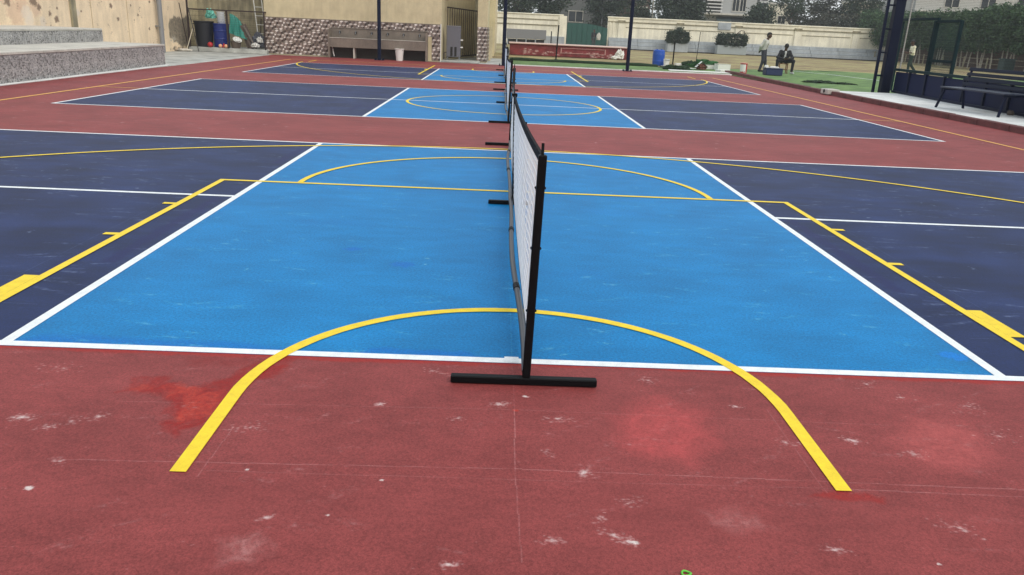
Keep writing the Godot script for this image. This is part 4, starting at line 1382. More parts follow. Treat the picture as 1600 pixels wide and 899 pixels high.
# ------------------------------------------------------------------ right: netted cage and bench
func build_right() -> void:
	var t := thing("netted_cage", "navy sports cage with ladder column, kick panels and tall netting", "cage", Vector3(0, 0.1, 0))
	var px := func(z: float) -> float: return 11.15 - 0.078 * (z + 20.0)
	var st := S()
	box(st, Vector3(11.0, 3.2, -20.25), Vector3(0.27, 6.6, 0.22), 0.015)
	obj("column", st, M.navy, t)
	st = S()
	box(st, Vector3(10.68, 3.2, -20.25), Vector3(0.07, 6.6, 0.07), 0.006)
	var lr := obj("ladder_rail", st, M.navy, t)
	for k in 9:
		st = S()
		box(st, Vector3(10.79, 0.44 + k * 0.635, -20.25), Vector3(0.16, 0.045, 0.045), 0.004)
		obj("rung", st, M.navy, t)
	var turn := Basis(Vector3.UP, atan2(-0.078, 1.0))
	st = S()
	box(st, Vector3.ZERO, Vector3(0.03, 0.56, 0.95), 0.004)
	var pm := st.commit()
	st = S()
	box(st, Vector3.ZERO, Vector3(0.07, 0.6, 0.07), 0.005)
	var rm := st.commit()
	for k in 20:
		var z := -19.55 + k * 1.03
		var p := inst("kick_panel", pm, M.navy_panel, t)
		p.transform = Transform3D(turn, Vector3(px.call(z) + 0.01, 0.29, z))
		var r := inst("rib", rm, M.navy, t)
		r.transform = Transform3D(turn, Vector3(px.call(z + 0.515) - 0.01, 0.3, z + 0.515))
	st = S()
	var c: float = -9.6
	box(st, Vector3(px.call(c), 0.63, c), Vector3(0.09, 0.07, 20.9), 0.006, turn)
	obj("top_rail", st, M.green_steel, t)
	st = S()
	box(st, Vector3(px.call(c), 0.03, c), Vector3(0.1, 0.06, 20.9), 0.006, turn)
	obj("bottom_rail", st, M.navy, t)
	st = S()
	box(st, Vector3(px.call(c), 6.4, c), Vector3(0.1, 0.1, 20.9), 0.006, turn)
	obj("head_beam", st, M.navy, t)
	# green framed opening just behind the panels
	for q in [[-20.95, 1.0, 0.05], [-19.1, 1.0, 0.11], [-17.9, 1.0, 0.08]]:
		st = S()
		box(st, Vector3(11.55, 0.98, q[0]), Vector3(q[2], 1.95, q[2]), 0.006)
		obj("frame_post", st, M.green_steel, t)
	for q in [[-20.0, 2.0, 2.0], [-18.5, 1.93, 1.1], [-18.5, 0.93, 1.1]]:
		st = S()
		box(st, Vector3(11.55, q[1], q[0]), Vector3(0.07, 0.07, q[2]), 0.006)
		obj("frame_beam", st, M.green_steel, t)
	# fine green screen in the frame, and the tall netting along the side
	st = S()
	for k in range(31, 52):
		var z := -20.92 + k * 0.0577
		tube(st, [Vector3(11.58, 0.0, z), Vector3(11.58, 1.93, z)], 0.004, 3, false)
	for k in 34:
		var y := 0.02 + k * 0.0577
		tube(st, [Vector3(11.58, y, -19.1), Vector3(11.58, y, -17.9)], 0.004, 3, false)
	var sc := obj("screen", st, M.net_green, t)
	sc.set_meta("kind", "stuff")
	st = S()
	for k in 340:
		var z := -20.1 + k * 0.06
		tube(st, [Vector3(px.call(z) + 0.06, 0.6, z), Vector3(px.call(z) + 0.06, 6.38, z)], 0.0014, 3, false)
	for k in 97:
		var y := 0.62 + k * 0.06
		tube(st, [Vector3(px.call(-20.1) + 0.06, y, -20.1), Vector3(px.call(0.2) + 0.06, y, 0.2)], 0.0014, 3, false)
	var nt := obj("netting", st, dull(hexc(20, 28, 30), 0.85), t)
	nt.set_meta("kind", "stuff")
	st = S()
	tube(st, [Vector3(11.2, 0.0, -20.05), Vector3(11.25, 0.6, -20.05), Vector3(11.27, 6.3, -20.05)], 0.02, 8)
	obj("conduit", st, mat(hexc(176, 174, 168), 0.6), t)
	# bench on the pavement
	var b := thing("slatted_bench", "dark navy slatted bench on the pavement before the cage panels", "bench", Vector3(9.95, 0.1, -13.75), 0.078)
	var L := 2.1
	for e in [-1.0, 1.0]:
		st = S()
		tube(st, [Vector3(-0.26, 0.0, e * (L / 2 - 0.02)), Vector3(-0.16, 0.43, e * (L / 2 - 0.08))], 0.028, 6)
		obj("leg", st, M.navy, b)
		st = S()
		tube(st, [Vector3(0.36, 0.0, e * (L / 2 - 0.06)), Vector3(0.26, 0.43, e * (L / 2 - 0.08))], 0.028, 6)
		obj("leg", st, M.navy, b)
		st = S()
		box(st, Vector3(0.05, 0.41, e * (L / 2 - 0.08)), Vector3(0.52, 0.04, 0.045), 0.004)
		obj("seat_bearer", st, M.navy, b)
		st = S()
		tube(st, [Vector3(0.27, 0.4, e * (L / 2 - 0.08)), Vector3(0.38, 0.86, e * (L / 2 - 0.08))], 0.026, 6)
		obj("back_upright", st, M.navy, b)
	for k in 5:
		st = S()
		box(st, Vector3(-0.2 + k * 0.105, 0.445, 0), Vector3(0.085, 0.03, L), 0.006)
		obj("seat_slat", st, mat(hexc(40, 48, 66), 0.35), b)  # seat colour lightened to carry the reflected sheen on its top
	for k in 4:
		st = S()
		box(st, Vector3(0.275 + k * 0.03, 0.53 + k * 0.105, 0), Vector3(0.026, 0.07, L), 0.006, Basis(Vector3(0, 0, 1), -0.23))
		obj("back_slat", st, dull(hexc(30, 36, 54), 0.5), b)
	st = S()
	lump(st, Vector3(10.45, 0.14, -13.4), Vector3(0.09, 0.07, 0.06), 0.4, 2.0, 33, 8, 12)
	tag(obj("rag", st, M.plank), "small brown rag on the pavement under the bench", "rag")

# ------------------------------------------------------------------ things lying about the turf
func build_field() -> void:
	var st := S()
	# platform with red face
	var t := thing("low_platform", "low red-faced platform with a pale coping across the field", "platform", Vector3(0.4, 0, -43.5))
	st = S()
	var pts := [Vector3(0, 0, 0), Vector3(0, 0.6, 0), Vector3(6.7, 0.6, 0), Vector3(6.7, 0, 0)]
	var uvs := [Vector2(0, 1), Vector2(0, 0), Vector2(1, 0), Vector2(1, 1)]
	for k in [0, 1, 2, 0, 2, 3]:
		st.set_normal(Vector3.BACK)
		st.set_uv(uvs[k])
		st.add_vertex(pts[k])
	obj("front_face", st, M.red_plaster, t)
	st = S()
	box(st, Vector3(3.35, 0.3, -1.56), Vector3(6.7, 0.598, 3.1), 0.0)
	obj("body", st, M.kerb, t)
	st = S()
	box(st, Vector3(3.35, 0.625, -1.5), Vector3(6.8, 0.05, 3.2), 0.01)
	obj("coping", st, mat(hexc(204, 178, 168), 0.85), t)
	for x in [2.9, 5.4]:
		st = S()
		box(st, Vector3(x + 0.0, 0.33, 0.02), Vector3(0.06, 0.3, 0.03), 0.004)
		obj("face_moulding", st, mat(hexc(186, 140, 134), 0.85), t)
	for y in [0.2, 0.46]:
		st = S()
		box(st, Vector3(4.15, y, 0.02), Vector3(2.4, 0.03, 0.03), 0.004)
		obj("face_moulding", st, mat(hexc(186, 140, 134), 0.85), t)
	st = S()
	lump(st, Vector3(6.55, 0.2, -42.9), Vector3(0.25, 0.3, 0.2), 0.6, 1.9, 41)
	lump(st, Vector3(6.25, 0.08, -42.8), Vector3(0.18, 0.12, 0.15), 0.6, 1.9, 42)
	tag(obj("plastic_sack", st, M.white_plastic), "white plastic sack slumped against the red platform", "sack")
	# roll of turf along the strip, its edge shadow put into the dark green
	st = S()
	var rp := []
	var rr := []
	for k in 24:
		var u := k / 23.0
		rp.append(Vector3(lerpf(0.3, 7.1, u), 0.05 + 0.012 * sin(u * 17.0), -34.5 - 0.12 * sin(u * 5.0)))
		rr.append(0.075 + 0.012 * sin(u * 23.0))
	tube(st, rp, rr, 10)
	tag(obj("turf_roll", st, M.turf_dark), "long dark roll of artificial turf along the green strip", "turf roll")
	# barrel and boxes
	t = thing("water_barrel", "bright blue plastic barrel standing on the turf", "barrel", Vector3(7.42, 0, -36.0))
	st = S()
	lathe(st, [Vector2(0, 0), Vector2(0.24, 0), Vector2(0.27, 0.03), Vector2(0.28, 0.2), Vector2(0.29, 0.22), Vector2(0.28, 0.24), Vector2(0.285, 0.5), Vector2(0.295, 0.52), Vector2(0.285, 0.54), Vector2(0.27, 0.68), Vector2(0.23, 0.73), Vector2(0, 0.73)], 28)
	obj("shell", st, M.blue_plastic, t)
	for s in [-0.1, 0.1]:
		st = S()
		lathe(st, [Vector2(0.04, 0.73), Vector2(0.04, 0.755), Vector2(0, 0.755)], 12, Transform3D(Basis.IDENTITY, Vector3(s, 0, 0.02)))
		obj("bung", st, M.blue_plastic, t)
	t = thing("white_bucket", "white square bucket in front of the blue barrel", "bucket", Vector3(7.72, 0, -35.5))
	st = S()
	lathe(st, [Vector2(0, 0), Vector2(0.15, 0), Vector2(0.19, 0.3), Vector2(0.2, 0.31), Vector2(0.2, 0.33), Vector2(0.17, 0.33), Vector2(0.14, 0.02), Vector2(0, 0.02)], 4, Transform3D(Basis(Vector3.UP, 0.5), Vector3.ZERO))
	obj("shell", st, M.white_plastic, t)
	st = S()
	box(st, Vector3(0, 0.29, 0.17), Vector3(0.26, 0.02, 0.02), 0.003)
	obj("handle", st, M.steel, t)
	# loose sheets, boards and heaps
	var flat := [["white_board", "narrow white board lying from the bucket across the turf", Vector3(8.1, 0.02, -34.4), Vector3(0.25, 0.025, 2.2), 0.55, M.white_plastic, "board"],
		["white_sheet", "long white sheet lying along the far corner of the court", Vector3(8.15, 0.02, -30.75), Vector3(2.5, 0.03, 0.75), -0.12, M.white_plastic, "sheet"],
		["foam_slab", "small white foam slab lying left of the dark turf heap", Vector3(8.85, 0.06, -37.2), Vector3(0.7, 0.12, 0.3), 0.1, M.white_plastic, "slab"],
		["carton", "white carton left of the pair beside the turf heap", Vector3(9.45, 0.09, -34.4), Vector3(0.62, 0.16, 0.4), -0.1, M.white_plastic, "carton"],
		["carton", "taller white carton right of the pair near the kerb corner", Vector3(9.95, 0.13, -33.9), Vector3(0.6, 0.26, 0.42), 0.15, M.white_plastic, "carton"],
		["white_offcut", "white offcut at the right end of the white sheet", Vector3(9.45, 0.05, -32.0), Vector3(0.5, 0.08, 0.35), 0.5, M.white_plastic, "offcut"]]
	for q in flat:
		st = S()
		box(st, Vector3.ZERO, q[3], 0.006)
		if q[0] == "carton":
			var o := thing(q[0], q[1], q[6], q[2], q[4])
			obj("body", st, q[5], o)
			st = S()
			box(st, Vector3(0, q[3].y / 2 + 0.004, 0), Vector3(q[3].x * 1.03, 0.02, q[3].z * 1.03), 0.003)
			obj("lid", st, M.ledge, o)
		else:
			var o := obj(q[0], st, q[5])
			o.position = q[2]
			o.rotation.y = q[4]
			tag(o, q[1], q[6])
	var heaps := [["turf_heap", "black heap of turf scraps left of the green heap", Vector3(9.1, 0.08, -36.6), Vector3(0.45, 0.2, 0.3), M.turf_dark, 51], ["turf_heap", "fresh green heap of turf scraps behind the cartons", Vector3(9.75, 0.12, -36.4), Vector3(0.75, 0.24, 0.35), mat(hexc(34, 84, 38), 0.95), 52],
		["turf_heap", "dark turf scraps at the left end of the white sheet", Vector3(7.45, 0.05, -32.2), Vector3(0.7, 0.13, 0.35), M.turf_dark, 53],
		["turf_heap", "spread of dark cuttings on the turf near the cage", Vector3(11.3, 0.02, -25.9), Vector3(0.62, 0.07, 0.35), M.turf_dark, 54], ["turf_heap", "thin trail of dark cuttings right of the larger spread", Vector3(12.05, 0.01, -25.6), Vector3(0.5, 0.05, 0.2), M.turf_dark, 55]]
	for q in heaps:
		t = thing(q[0], q[1], "heap", q[2])
		st = S()
		lump(st, Vector3.ZERO, q[3], 0.7, 2.6, q[5], 12, 26)
		obj("core", st, q[4], t)
		var cr := leafs(340, 0.05, 0.02, q[5], [Color(0.02, 0.045, 0.015), Color(0.03, 0.06, 0.02), Color(0.015, 0.03, 0.012)], func(r: RandomNumberGenerator) -> Vector3:
			var a := r.randf() * TAU
			var e := r.randf()
			return Vector3(cos(a) * q[3].x * 1.1 * e, q[3].y * (1.0 - e * e) * 0.9, sin(a) * q[3].z * 1.1 * e))
		inst("scraps", cr, M.leaf, t).set_meta("kind", "stuff")
	t = thing("sand_bag", "brown bag of tools with a white flap beside the cartons", "bag", Vector3(8.85, 0, -33.3))
	st = S()
	lump(st, Vector3(0, 0.1, 0), Vector3(0.25, 0.17, 0.2), 0.4, 2.0, 61)
	obj("body", st, mat(hexc(104, 66, 52), 0.9), t)
	st = S()
	for s in [-1.0, 1.0]:
		quad(st, Vector3(s * 0.26, 0.12, 0.2), Vector3(0, 0.36, 0.1), Vector3(0, 0.36, -0.15), Vector3(s * 0.26, 0.12, -0.15), Vector3(s, 1, 0))
		quad(st, Vector3(s * 0.265, 0.105, 0.2), Vector3(0, 0.345, 0.1), Vector3(0, 0.345, -0.15), Vector3(s * 0.265, 0.105, -0.15), Vector3(-s, -1, 0))
	obj("flap", st, M.white_plastic, t)
	t = thing("paint_tin", "red and white paint tin beside the kerb corner", "tin", Vector3(10.15, 0, -31.3))
	st = S()
	lathe(st, [Vector2(0, 0), Vector2(0.13, 0), Vector2(0.14, 0.02), Vector2(0.14, 0.36), Vector2(0.15, 0.38), Vector2(0.13, 0.4), Vector2(0, 0.4)], 20)
	obj("can", st, M.red_plastic, t)
	st = S()
	for k in 10:
		var a0 := lerpf(1.2, 3.4, k / 10.0)
		var a1 := lerpf(1.2, 3.4, (k + 1) / 10.0)
		var lo := 0.03 + 0.07 * absf(sin(k * 1.7))
		for e in [[0.143, 1.0]]:
			var p0 := Vector3(cos(a0) * e[0], 0, sin(a0) * e[0])
			var p1 := Vector3(cos(a1) * e[0], 0, sin(a1) * e[0])
			quad(st, p0 + Vector3(0, lo, 0), p1 + Vector3(0, lo, 0), p1 + Vector3(0, 0.37, 0), p0 + Vector3(0, 0.37, 0), p0)
	obj("paint_run", st, M.white_plastic, t)
	st = S()
	lathe(st, [Vector2(0.13, 0.4), Vector2(0.165, 0.41), Vector2(0.165, 0.43), Vector2(0, 0.435)], 20)
	obj("lid", st, mat(hexc(222, 150, 140), 0.5), t)
	# blue crate with white sacks
	t = thing("tool_crate", "navy blue crate with white bags on top before the seated person", "crate", Vector3(11.15, 0, -30.55), 0.05)
	st = S()
	box(st, Vector3(0, 0.14, 0), Vector3(0.7, 0.26, 0.42), 0.02)
	obj("box", st, mat(hexc(24, 40, 82), 0.5), t)
	st = S()
	box(st, Vector3(0, 0.285, 0), Vector3(0.74, 0.03, 0.46), 0.01)
	obj("rim", st, mat(hexc(26, 44, 88), 0.5), t)
	st = S()
	lump(st, Vector3(-0.3, 0.33, 0.02), Vector3(0.09, 0.08, 0.1), 0.5, 2.0, 71)
	lump(st, Vector3(0.02, 0.31, 0.05), Vector3(0.22, 0.06, 0.14), 0.5, 2.0, 72)
	obj("bag", st, M.white_plastic, t)
	# thin posts on the field
	var posts := [[Vector3(2.68, 0, -38.3), 1.65, 0.035, "thin dark post standing before the red platform", 0.05], [Vector3(8.65, 0, -38.5), 1.12, 0.035, "short black post standing left of the leaning stick", 0.0], [Vector3(10.25, 0, -40.3), 1.65, 0.016, "thin leaning stick on the field behind the turf heap", 0.07], [Vector3(4.4, 0, -72.0), 1.35, 0.05, "short dark post beside the grey stand at the cream wall", 0.0]]
	for q in posts:
		t = thing("field_post", q[3], "post", q[0])
		st = S()
		tube(st, [Vector3.ZERO, Vector3(q[4], q[1], 0)], q[2], 8)
		obj("shaft", st, M.black, t)
		st = S()
		lathe(st, [Vector2(q[2] * 3.0, 0), Vector2(q[2] * 3.0, 0.012), Vector2(0, 0.014)], 10)
		obj("foot", st, M.black, t)
	st = S()
	var tp := []
	for i in 19:
		tp.append(Vector3(cos(TAU * i / 18.0) * 0.012, 0.004 + 0.002 * sin(i * 0.7), sin(TAU * i / 18.0) * 0.009))
	tube(st, tp, 0.0028, 6, false)
	var rb := obj("rubber_band", st, mat(hexc(96, 190, 60), 0.5))
	rb.position = Vector3(0.44, 0, 1.325)
	tag(rb, "tiny green rubber band on the red floor", "rubber band")

# ------------------------------------------------------------------ foliage
func leafs(n: int, size: float, jitter: float, sd: int, cols: Array, where: Callable) -> ArrayMesh:
	var r := RandomNumberGenerator.new()
	r.seed = sd
	var V := PackedVector3Array()
	var N := PackedVector3Array()
	var C := PackedColorArray()
	for i in n:
		var p: Vector3 = where.call(r)
		var d := Vector3(r.randfn(), r.randfn() * 0.7 - 0.2, r.randfn()).normalized()
		var s := d.cross(Vector3(r.randfn(), r.randfn(), r.randfn())).normalized()
		var l := size * r.randf_range(0.6, 1.3)
		var a := p - d * l * 0.5
		var b := p + s * l * 0.26
		var c := p + d * l * 0.5
		var e := p - s * l * 0.26
		var nn := d.cross(s).normalized()
		b += nn * l * 0.07
		e += nn * l * 0.07
		var col: Color = cols[r.randi() % cols.size()]
		col = col * r.randf_range(0.75, 1.25)
		for v in [a, b, c, a, c, e]:
			V.append(v)
			N.append(nn)
			C.append(col)
	var arr := []
	arr.resize(Mesh.ARRAY_MAX)
	arr[Mesh.ARRAY_VERTEX] = V
	arr[Mesh.ARRAY_NORMAL] = N
	arr[Mesh.ARRAY_COLOR] = C
	var m := ArrayMesh.new()
	m.add_surface_from_arrays(Mesh.PRIMITIVE_TRIANGLES, arr)
	return m

# crown made of clumps inside an ellipsoid
func crown(n: int, c: Vector3, s: Vector3, clumps: int, clump_r: float, leaf: float, sd: int, cols: Array, squareness := 2.0) -> ArrayMesh:
	var r := RandomNumberGenerator.new()
	r.seed = sd * 7 + 1
	var cc := []
	while cc.size() < clumps:
		var p := Vector3(r.randf_range(-1, 1), r.randf_range(-1, 1), r.randf_range(-1, 1))
		var q := pow(absf(p.x), squareness) + pow(absf(p.y), squareness) + pow(absf(p.z), squareness)
		if q < 1.0 and q > 0.12:
			cc.append([c + p * s, clump_r * r.randf_range(0.6, 1.3)])
	return leafs(n, leaf, 0.0, sd, cols, func(rr: RandomNumberGenerator) -> Vector3:
		var k: Array = cc[rr.randi() % cc.size()]
		var dd := Vector3(rr.randfn(), rr.randfn() * 0.8, rr.randfn()) * 0.5
		return k[0] + dd * k[1])

func trunk_mesh(h: float, r: float, limbs: int, spread: float, sd: int, fork := 0.5) -> ArrayMesh:
	var g := RandomNumberGenerator.new()
	g.seed = sd
	var st := S()
	var pts := []
	var rr := []
	for i in 7:
		var u := i / 6.0
		pts.append(Vector3(g.randfn() * 0.03 * h * 0.2, u * h, g.randfn() * 0.03 * h * 0.2))
		rr.append(lerpf(r, r * 0.45, u))
	pts[0] = Vector3.ZERO
	tube(st, pts, rr, 7)
	for k in limbs:
		var u := lerpf(fork, 0.95, float(k) / maxi(1, limbs))
		var a := g.randf() * TAU
		var o := Vector3(0, u * h, 0)
		var e := o + Vector3(cos(a) * spread, spread * g.randf_range(0.5, 1.1), sin(a) * spread)
		tube(st, [o, o.lerp(e, 0.5) + Vector3(0, spread * 0.1, 0), e], [r * 0.45, r * 0.3, r * 0.12], 5)
	return st.commit()

func stems(sd: int) -> ArrayMesh:
	var g := RandomNumberGenerator.new()
	g.seed = sd
	var st := S()
	for k in 1 + sd % 2:
		var a := g.randf() * TAU
		var o := Vector3(cos(a), 0, sin(a)) * 0.12
		var e := Vector3(cos(a) * g.randf_range(0.2, 0.5), 2.4, sin(a) * g.randf_range(0.2, 0.5))
		tube(st, [o, o.lerp(e, 0.4) + Vector3(g.randfn(), 0, g.randfn()) * 0.05, e], [0.06, 0.05, 0.035], 6)
	return st.commit()

const ORD := ["first", "second", "third", "fourth", "fifth", "sixth", "seventh", "eighth", "ninth", "tenth", "eleventh", "twelfth", "thirteenth", "fourteenth", "fifteenth", "sixteenth", "seventeenth", "eighteenth", "nineteenth", "twentieth", "twenty-first", "twenty-second", "twenty-third", "twenty-fourth", "twenty-fifth", "twenty-sixth", "twenty-seventh", "twenty-eighth", "twenty-ninth"]

func build_trees() -> void:
	var hedge_cols := [Color(0.036, 0.085, 0.03), Color(0.055, 0.115, 0.042), Color(0.024, 0.06, 0.026), Color(0.07, 0.125, 0.05)]
	var bark := mat(hexc(168, 162, 150), 0.9)
	var bark_dark := mat(hexc(84, 74, 66), 0.95)
	# clipped row behind the cage: three kinds of crown, shared
	var protos := []
	for k in 3:
		protos.append([crown(6000, Vector3(0, 2.95, 0), Vector3(1.2, 1.42, 1.0), 90, 0.42, 0.2, 300 + k, hedge_cols, 4.0), stems(310 + k)])
	for k in 29:
		var z := -79.2 + k * 1.2
		var t := thing("hedge_tree", "pale-trunked clipped row tree, %s from the far wall end" % ORD[k], "tree", Vector3(36.8 + rng.randf_range(-0.35, 0.35) + maxf(0.0, 1.2 - absf(z + 66) * 0.1), 0, z), rng.randf() * TAU, "clipped tree row behind the cage")
		t.scale = Vector3.ONE * rng.randf_range(0.94, 1.06)
		inst("trunk", protos[k % 3][1], bark, t)
		inst("crown", protos[k % 3][0], M.leaf, t)
	var st := S()
	var f := thing("rail_fence", "low pale rail fence among the trunks of the clipped row", "fence", Vector3(36.0, 0, -62.0))
	for y in [0.45, 0.8]:
		st = S()
		tube(st, [Vector3(0, y, -17), Vector3(0, y, 17)], 0.018, 6)
		obj("rail", st, M.plaster_dark, f)
	for k in 12:
		st = S()
		box(st, Vector3(0, 0.45, -17 + k * 3.09), Vector3(0.08, 0.9, 0.08), 0.006)
		obj("fence_post", st, M.plaster_dark, f)
	st = S()
	box(st, Vector3(0, 0.75, 0), Vector3(0.3, 1.5, 42), 0.01)
	var bw := thing("brown_wall", "low brown wall behind the clipped tree row", "wall", Vector3(39.6, 0, -62))
	obj("body", st, mat(hexc(84, 62, 54), 0.95), bw)
	st = S()
	box(st, Vector3(0, 1.53, 0), Vector3(0.4, 0.06, 42), 0.01)
	obj("coping", st, mat(hexc(96, 74, 64), 0.95), bw)
	var bx := thing("green_bin", "dark green bin at the foot of the clipped row behind the bench", "bin", Vector3(34.9, 0, -53.2))
	st = S()
	box(st, Vector3(0, 0.42, 0), Vector3(0.8, 0.84, 0.7), 0.05)
	obj("body", st, mat(hexc(26, 50, 48), 0.6), bx)
	st = S()
	box(st, Vector3(0, 0.88, 0), Vector3(0.86, 0.08, 0.76), 0.03)
	obj("lid", st, mat(hexc(30, 56, 54), 0.6), bx)
	# garden trees behind the far wall
	var dk := [Color(0.02, 0.038, 0.02), Color(0.028, 0.05, 0.026), Color(0.016, 0.03, 0.018), Color(0.04, 0.06, 0.034)]
	var br := [Color(0.045, 0.05, 0.035), Color(0.055, 0.06, 0.045), Color(0.035, 0.04, 0.03), Color(0.07, 0.065, 0.05)]
	var pl := [Color(0.07, 0.085, 0.07), Color(0.09, 0.10, 0.085), Color(0.06, 0.07, 0.06)]  # leaf greys lightened so the colour itself carries distance haze
	var T := [
		[Vector3(1.5, 0, -84), Vector3(2.6, 2.4, 2.2), 4.6, dk, "dark tree above the left end of the cream wall"],
		[Vector3(5.2, 0, -86), Vector3(2.1, 1.9, 2.0), 4.4, dk, "dark tree with pale flowers left of the green gate"],
		[Vector3(11.4, 0, -91), Vector3(2.0, 2.6, 1.8), 4.0, dk, "dark tree behind the right half of the green gate"],
		[Vector3(14.2, 0, -88), Vector3(2.3, 3.0, 2.0), 4.2, dk, "dense dark tree right of the green gate"],
		[Vector3(18.4, 0, -86), Vector3(2.1, 2.6, 1.9), 4.3, dk, "broad dark tree above the first topiary bush"],
		[Vector3(20.4, 0, -87), Vector3(1.3, 2.8, 1.5), 4.3, dk, "narrow dark tree left of the white balconies"],
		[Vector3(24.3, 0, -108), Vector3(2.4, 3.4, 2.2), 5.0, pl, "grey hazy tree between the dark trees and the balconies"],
		[Vector3(27.9, 0, -87), Vector3(1.1, 1.4, 1.2), 3.7, dk, "dark bushy tree in front of the white balcony house"],
		[Vector3(31.5, 0, -88), Vector3(1.5, 1.3, 1.4), 5.0, dk, "sparse tree with bare stems before the cream house"],
		[Vector3(34.6, 0, -92), Vector3(2.3, 3.2, 2.0), 3.4, br, "brownish tree left of the clump behind the seated person"],
		[Vector3(37.6, 0, -93), Vector3(2.4, 3.4, 2.0), 3.6, br, "brownish tree in the middle of the clump above the far wall"],
		[Vector3(40.2, 0, -90), Vector3(1.9, 2.6, 1.9), 4.6, dk, "dark tree at the right end of the clump by the ribbed house"],
	]
	for k in T.size():
		var q: Array = T[k]
		var t := thing("garden_tree", q[4], "tree", q[0], rng.randf() * TAU, "garden trees behind the far wall")
		inst("trunk", trunk_mesh(q[2] * 0.95, 0.14, 5, q[1].x * 0.7, 400 + k), bark_dark, t)
		var sparse := k == 8
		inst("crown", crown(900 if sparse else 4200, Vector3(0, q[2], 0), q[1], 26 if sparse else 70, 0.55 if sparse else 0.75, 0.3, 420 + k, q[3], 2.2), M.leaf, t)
	# creeper hedge on top of the wall at the right, a mass
	var hd := inst("wall_creeper", leafs(9000, 0.25, 0.0, 77, br, func(r: RandomNumberGenerator) -> Vector3:
		return Vector3(r.randf_range(32.6, 41.5), 2.0 + 2.4 * r.randf() * (0.7 + 0.3 * sin(r.randf() * 6.0)), -82.0 + r.randfn() * 0.6)), M.leaf)
	hd.set_meta("kind", "stuff")
	tag(hd, "dull brown creeper growing along the far wall", "creeper")
	# woods far off, one mass
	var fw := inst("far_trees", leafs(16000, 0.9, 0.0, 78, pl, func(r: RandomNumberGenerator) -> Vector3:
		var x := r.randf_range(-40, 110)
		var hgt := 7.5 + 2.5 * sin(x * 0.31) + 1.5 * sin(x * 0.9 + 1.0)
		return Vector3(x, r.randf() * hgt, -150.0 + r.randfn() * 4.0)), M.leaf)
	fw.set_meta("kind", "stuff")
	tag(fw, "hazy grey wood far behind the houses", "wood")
	# box bushes in planters on the far steps
	for k in 2:
		var t := thing("box_bush", ["square clipped bush with a loose top on a grey planter", "long clipped bush on a pale stone planter"][k], "bush", [Vector3(16.55, 0, -75.0), Vector3(21.7, 0, -75.0)][k])
		var s: Vector3 = [Vector3(0.95, 0.5, 0.5), Vector3(1.35, 0.52, 0.5)][k]
		inst("crown", crown(7000, Vector3(0, 1.28, 0), s, 260, 0.22, 0.16, 500 + k, dk, 8.0), M.leaf, t)
		if k == 0:
			inst("top_tuft", crown(1000, Vector3(0.1, 1.85, 0), Vector3(0.75, 0.3, 0.4), 14, 0.26, 0.15, 510, dk, 2.0), M.leaf, t)
		else:
			st = S()
			tube(st, [Vector3(0.2, 1.7, 0), Vector3(0.8, 2.2, 0), Vector3(1.1, 2.15, 0), Vector3(1.2, 1.7, 0)], 0.04, 6)
			obj("bare_branch", st, bark_dark, t)
		st = S()
		tube(st, [Vector3(0, 0.1, 0), Vector3(0, 1.2, 0)], 0.06, 6)
		obj("stem", st, bark_dark, t)
		st = S()
		box(st, Vector3(0, 0.4, 0), Vector3(s.x * 2.05, 0.8, 0.9), 0.02)
		obj("planter", st, M.grey_band if k == 0 else mat(hexc(158, 166, 168), 0.85), t)

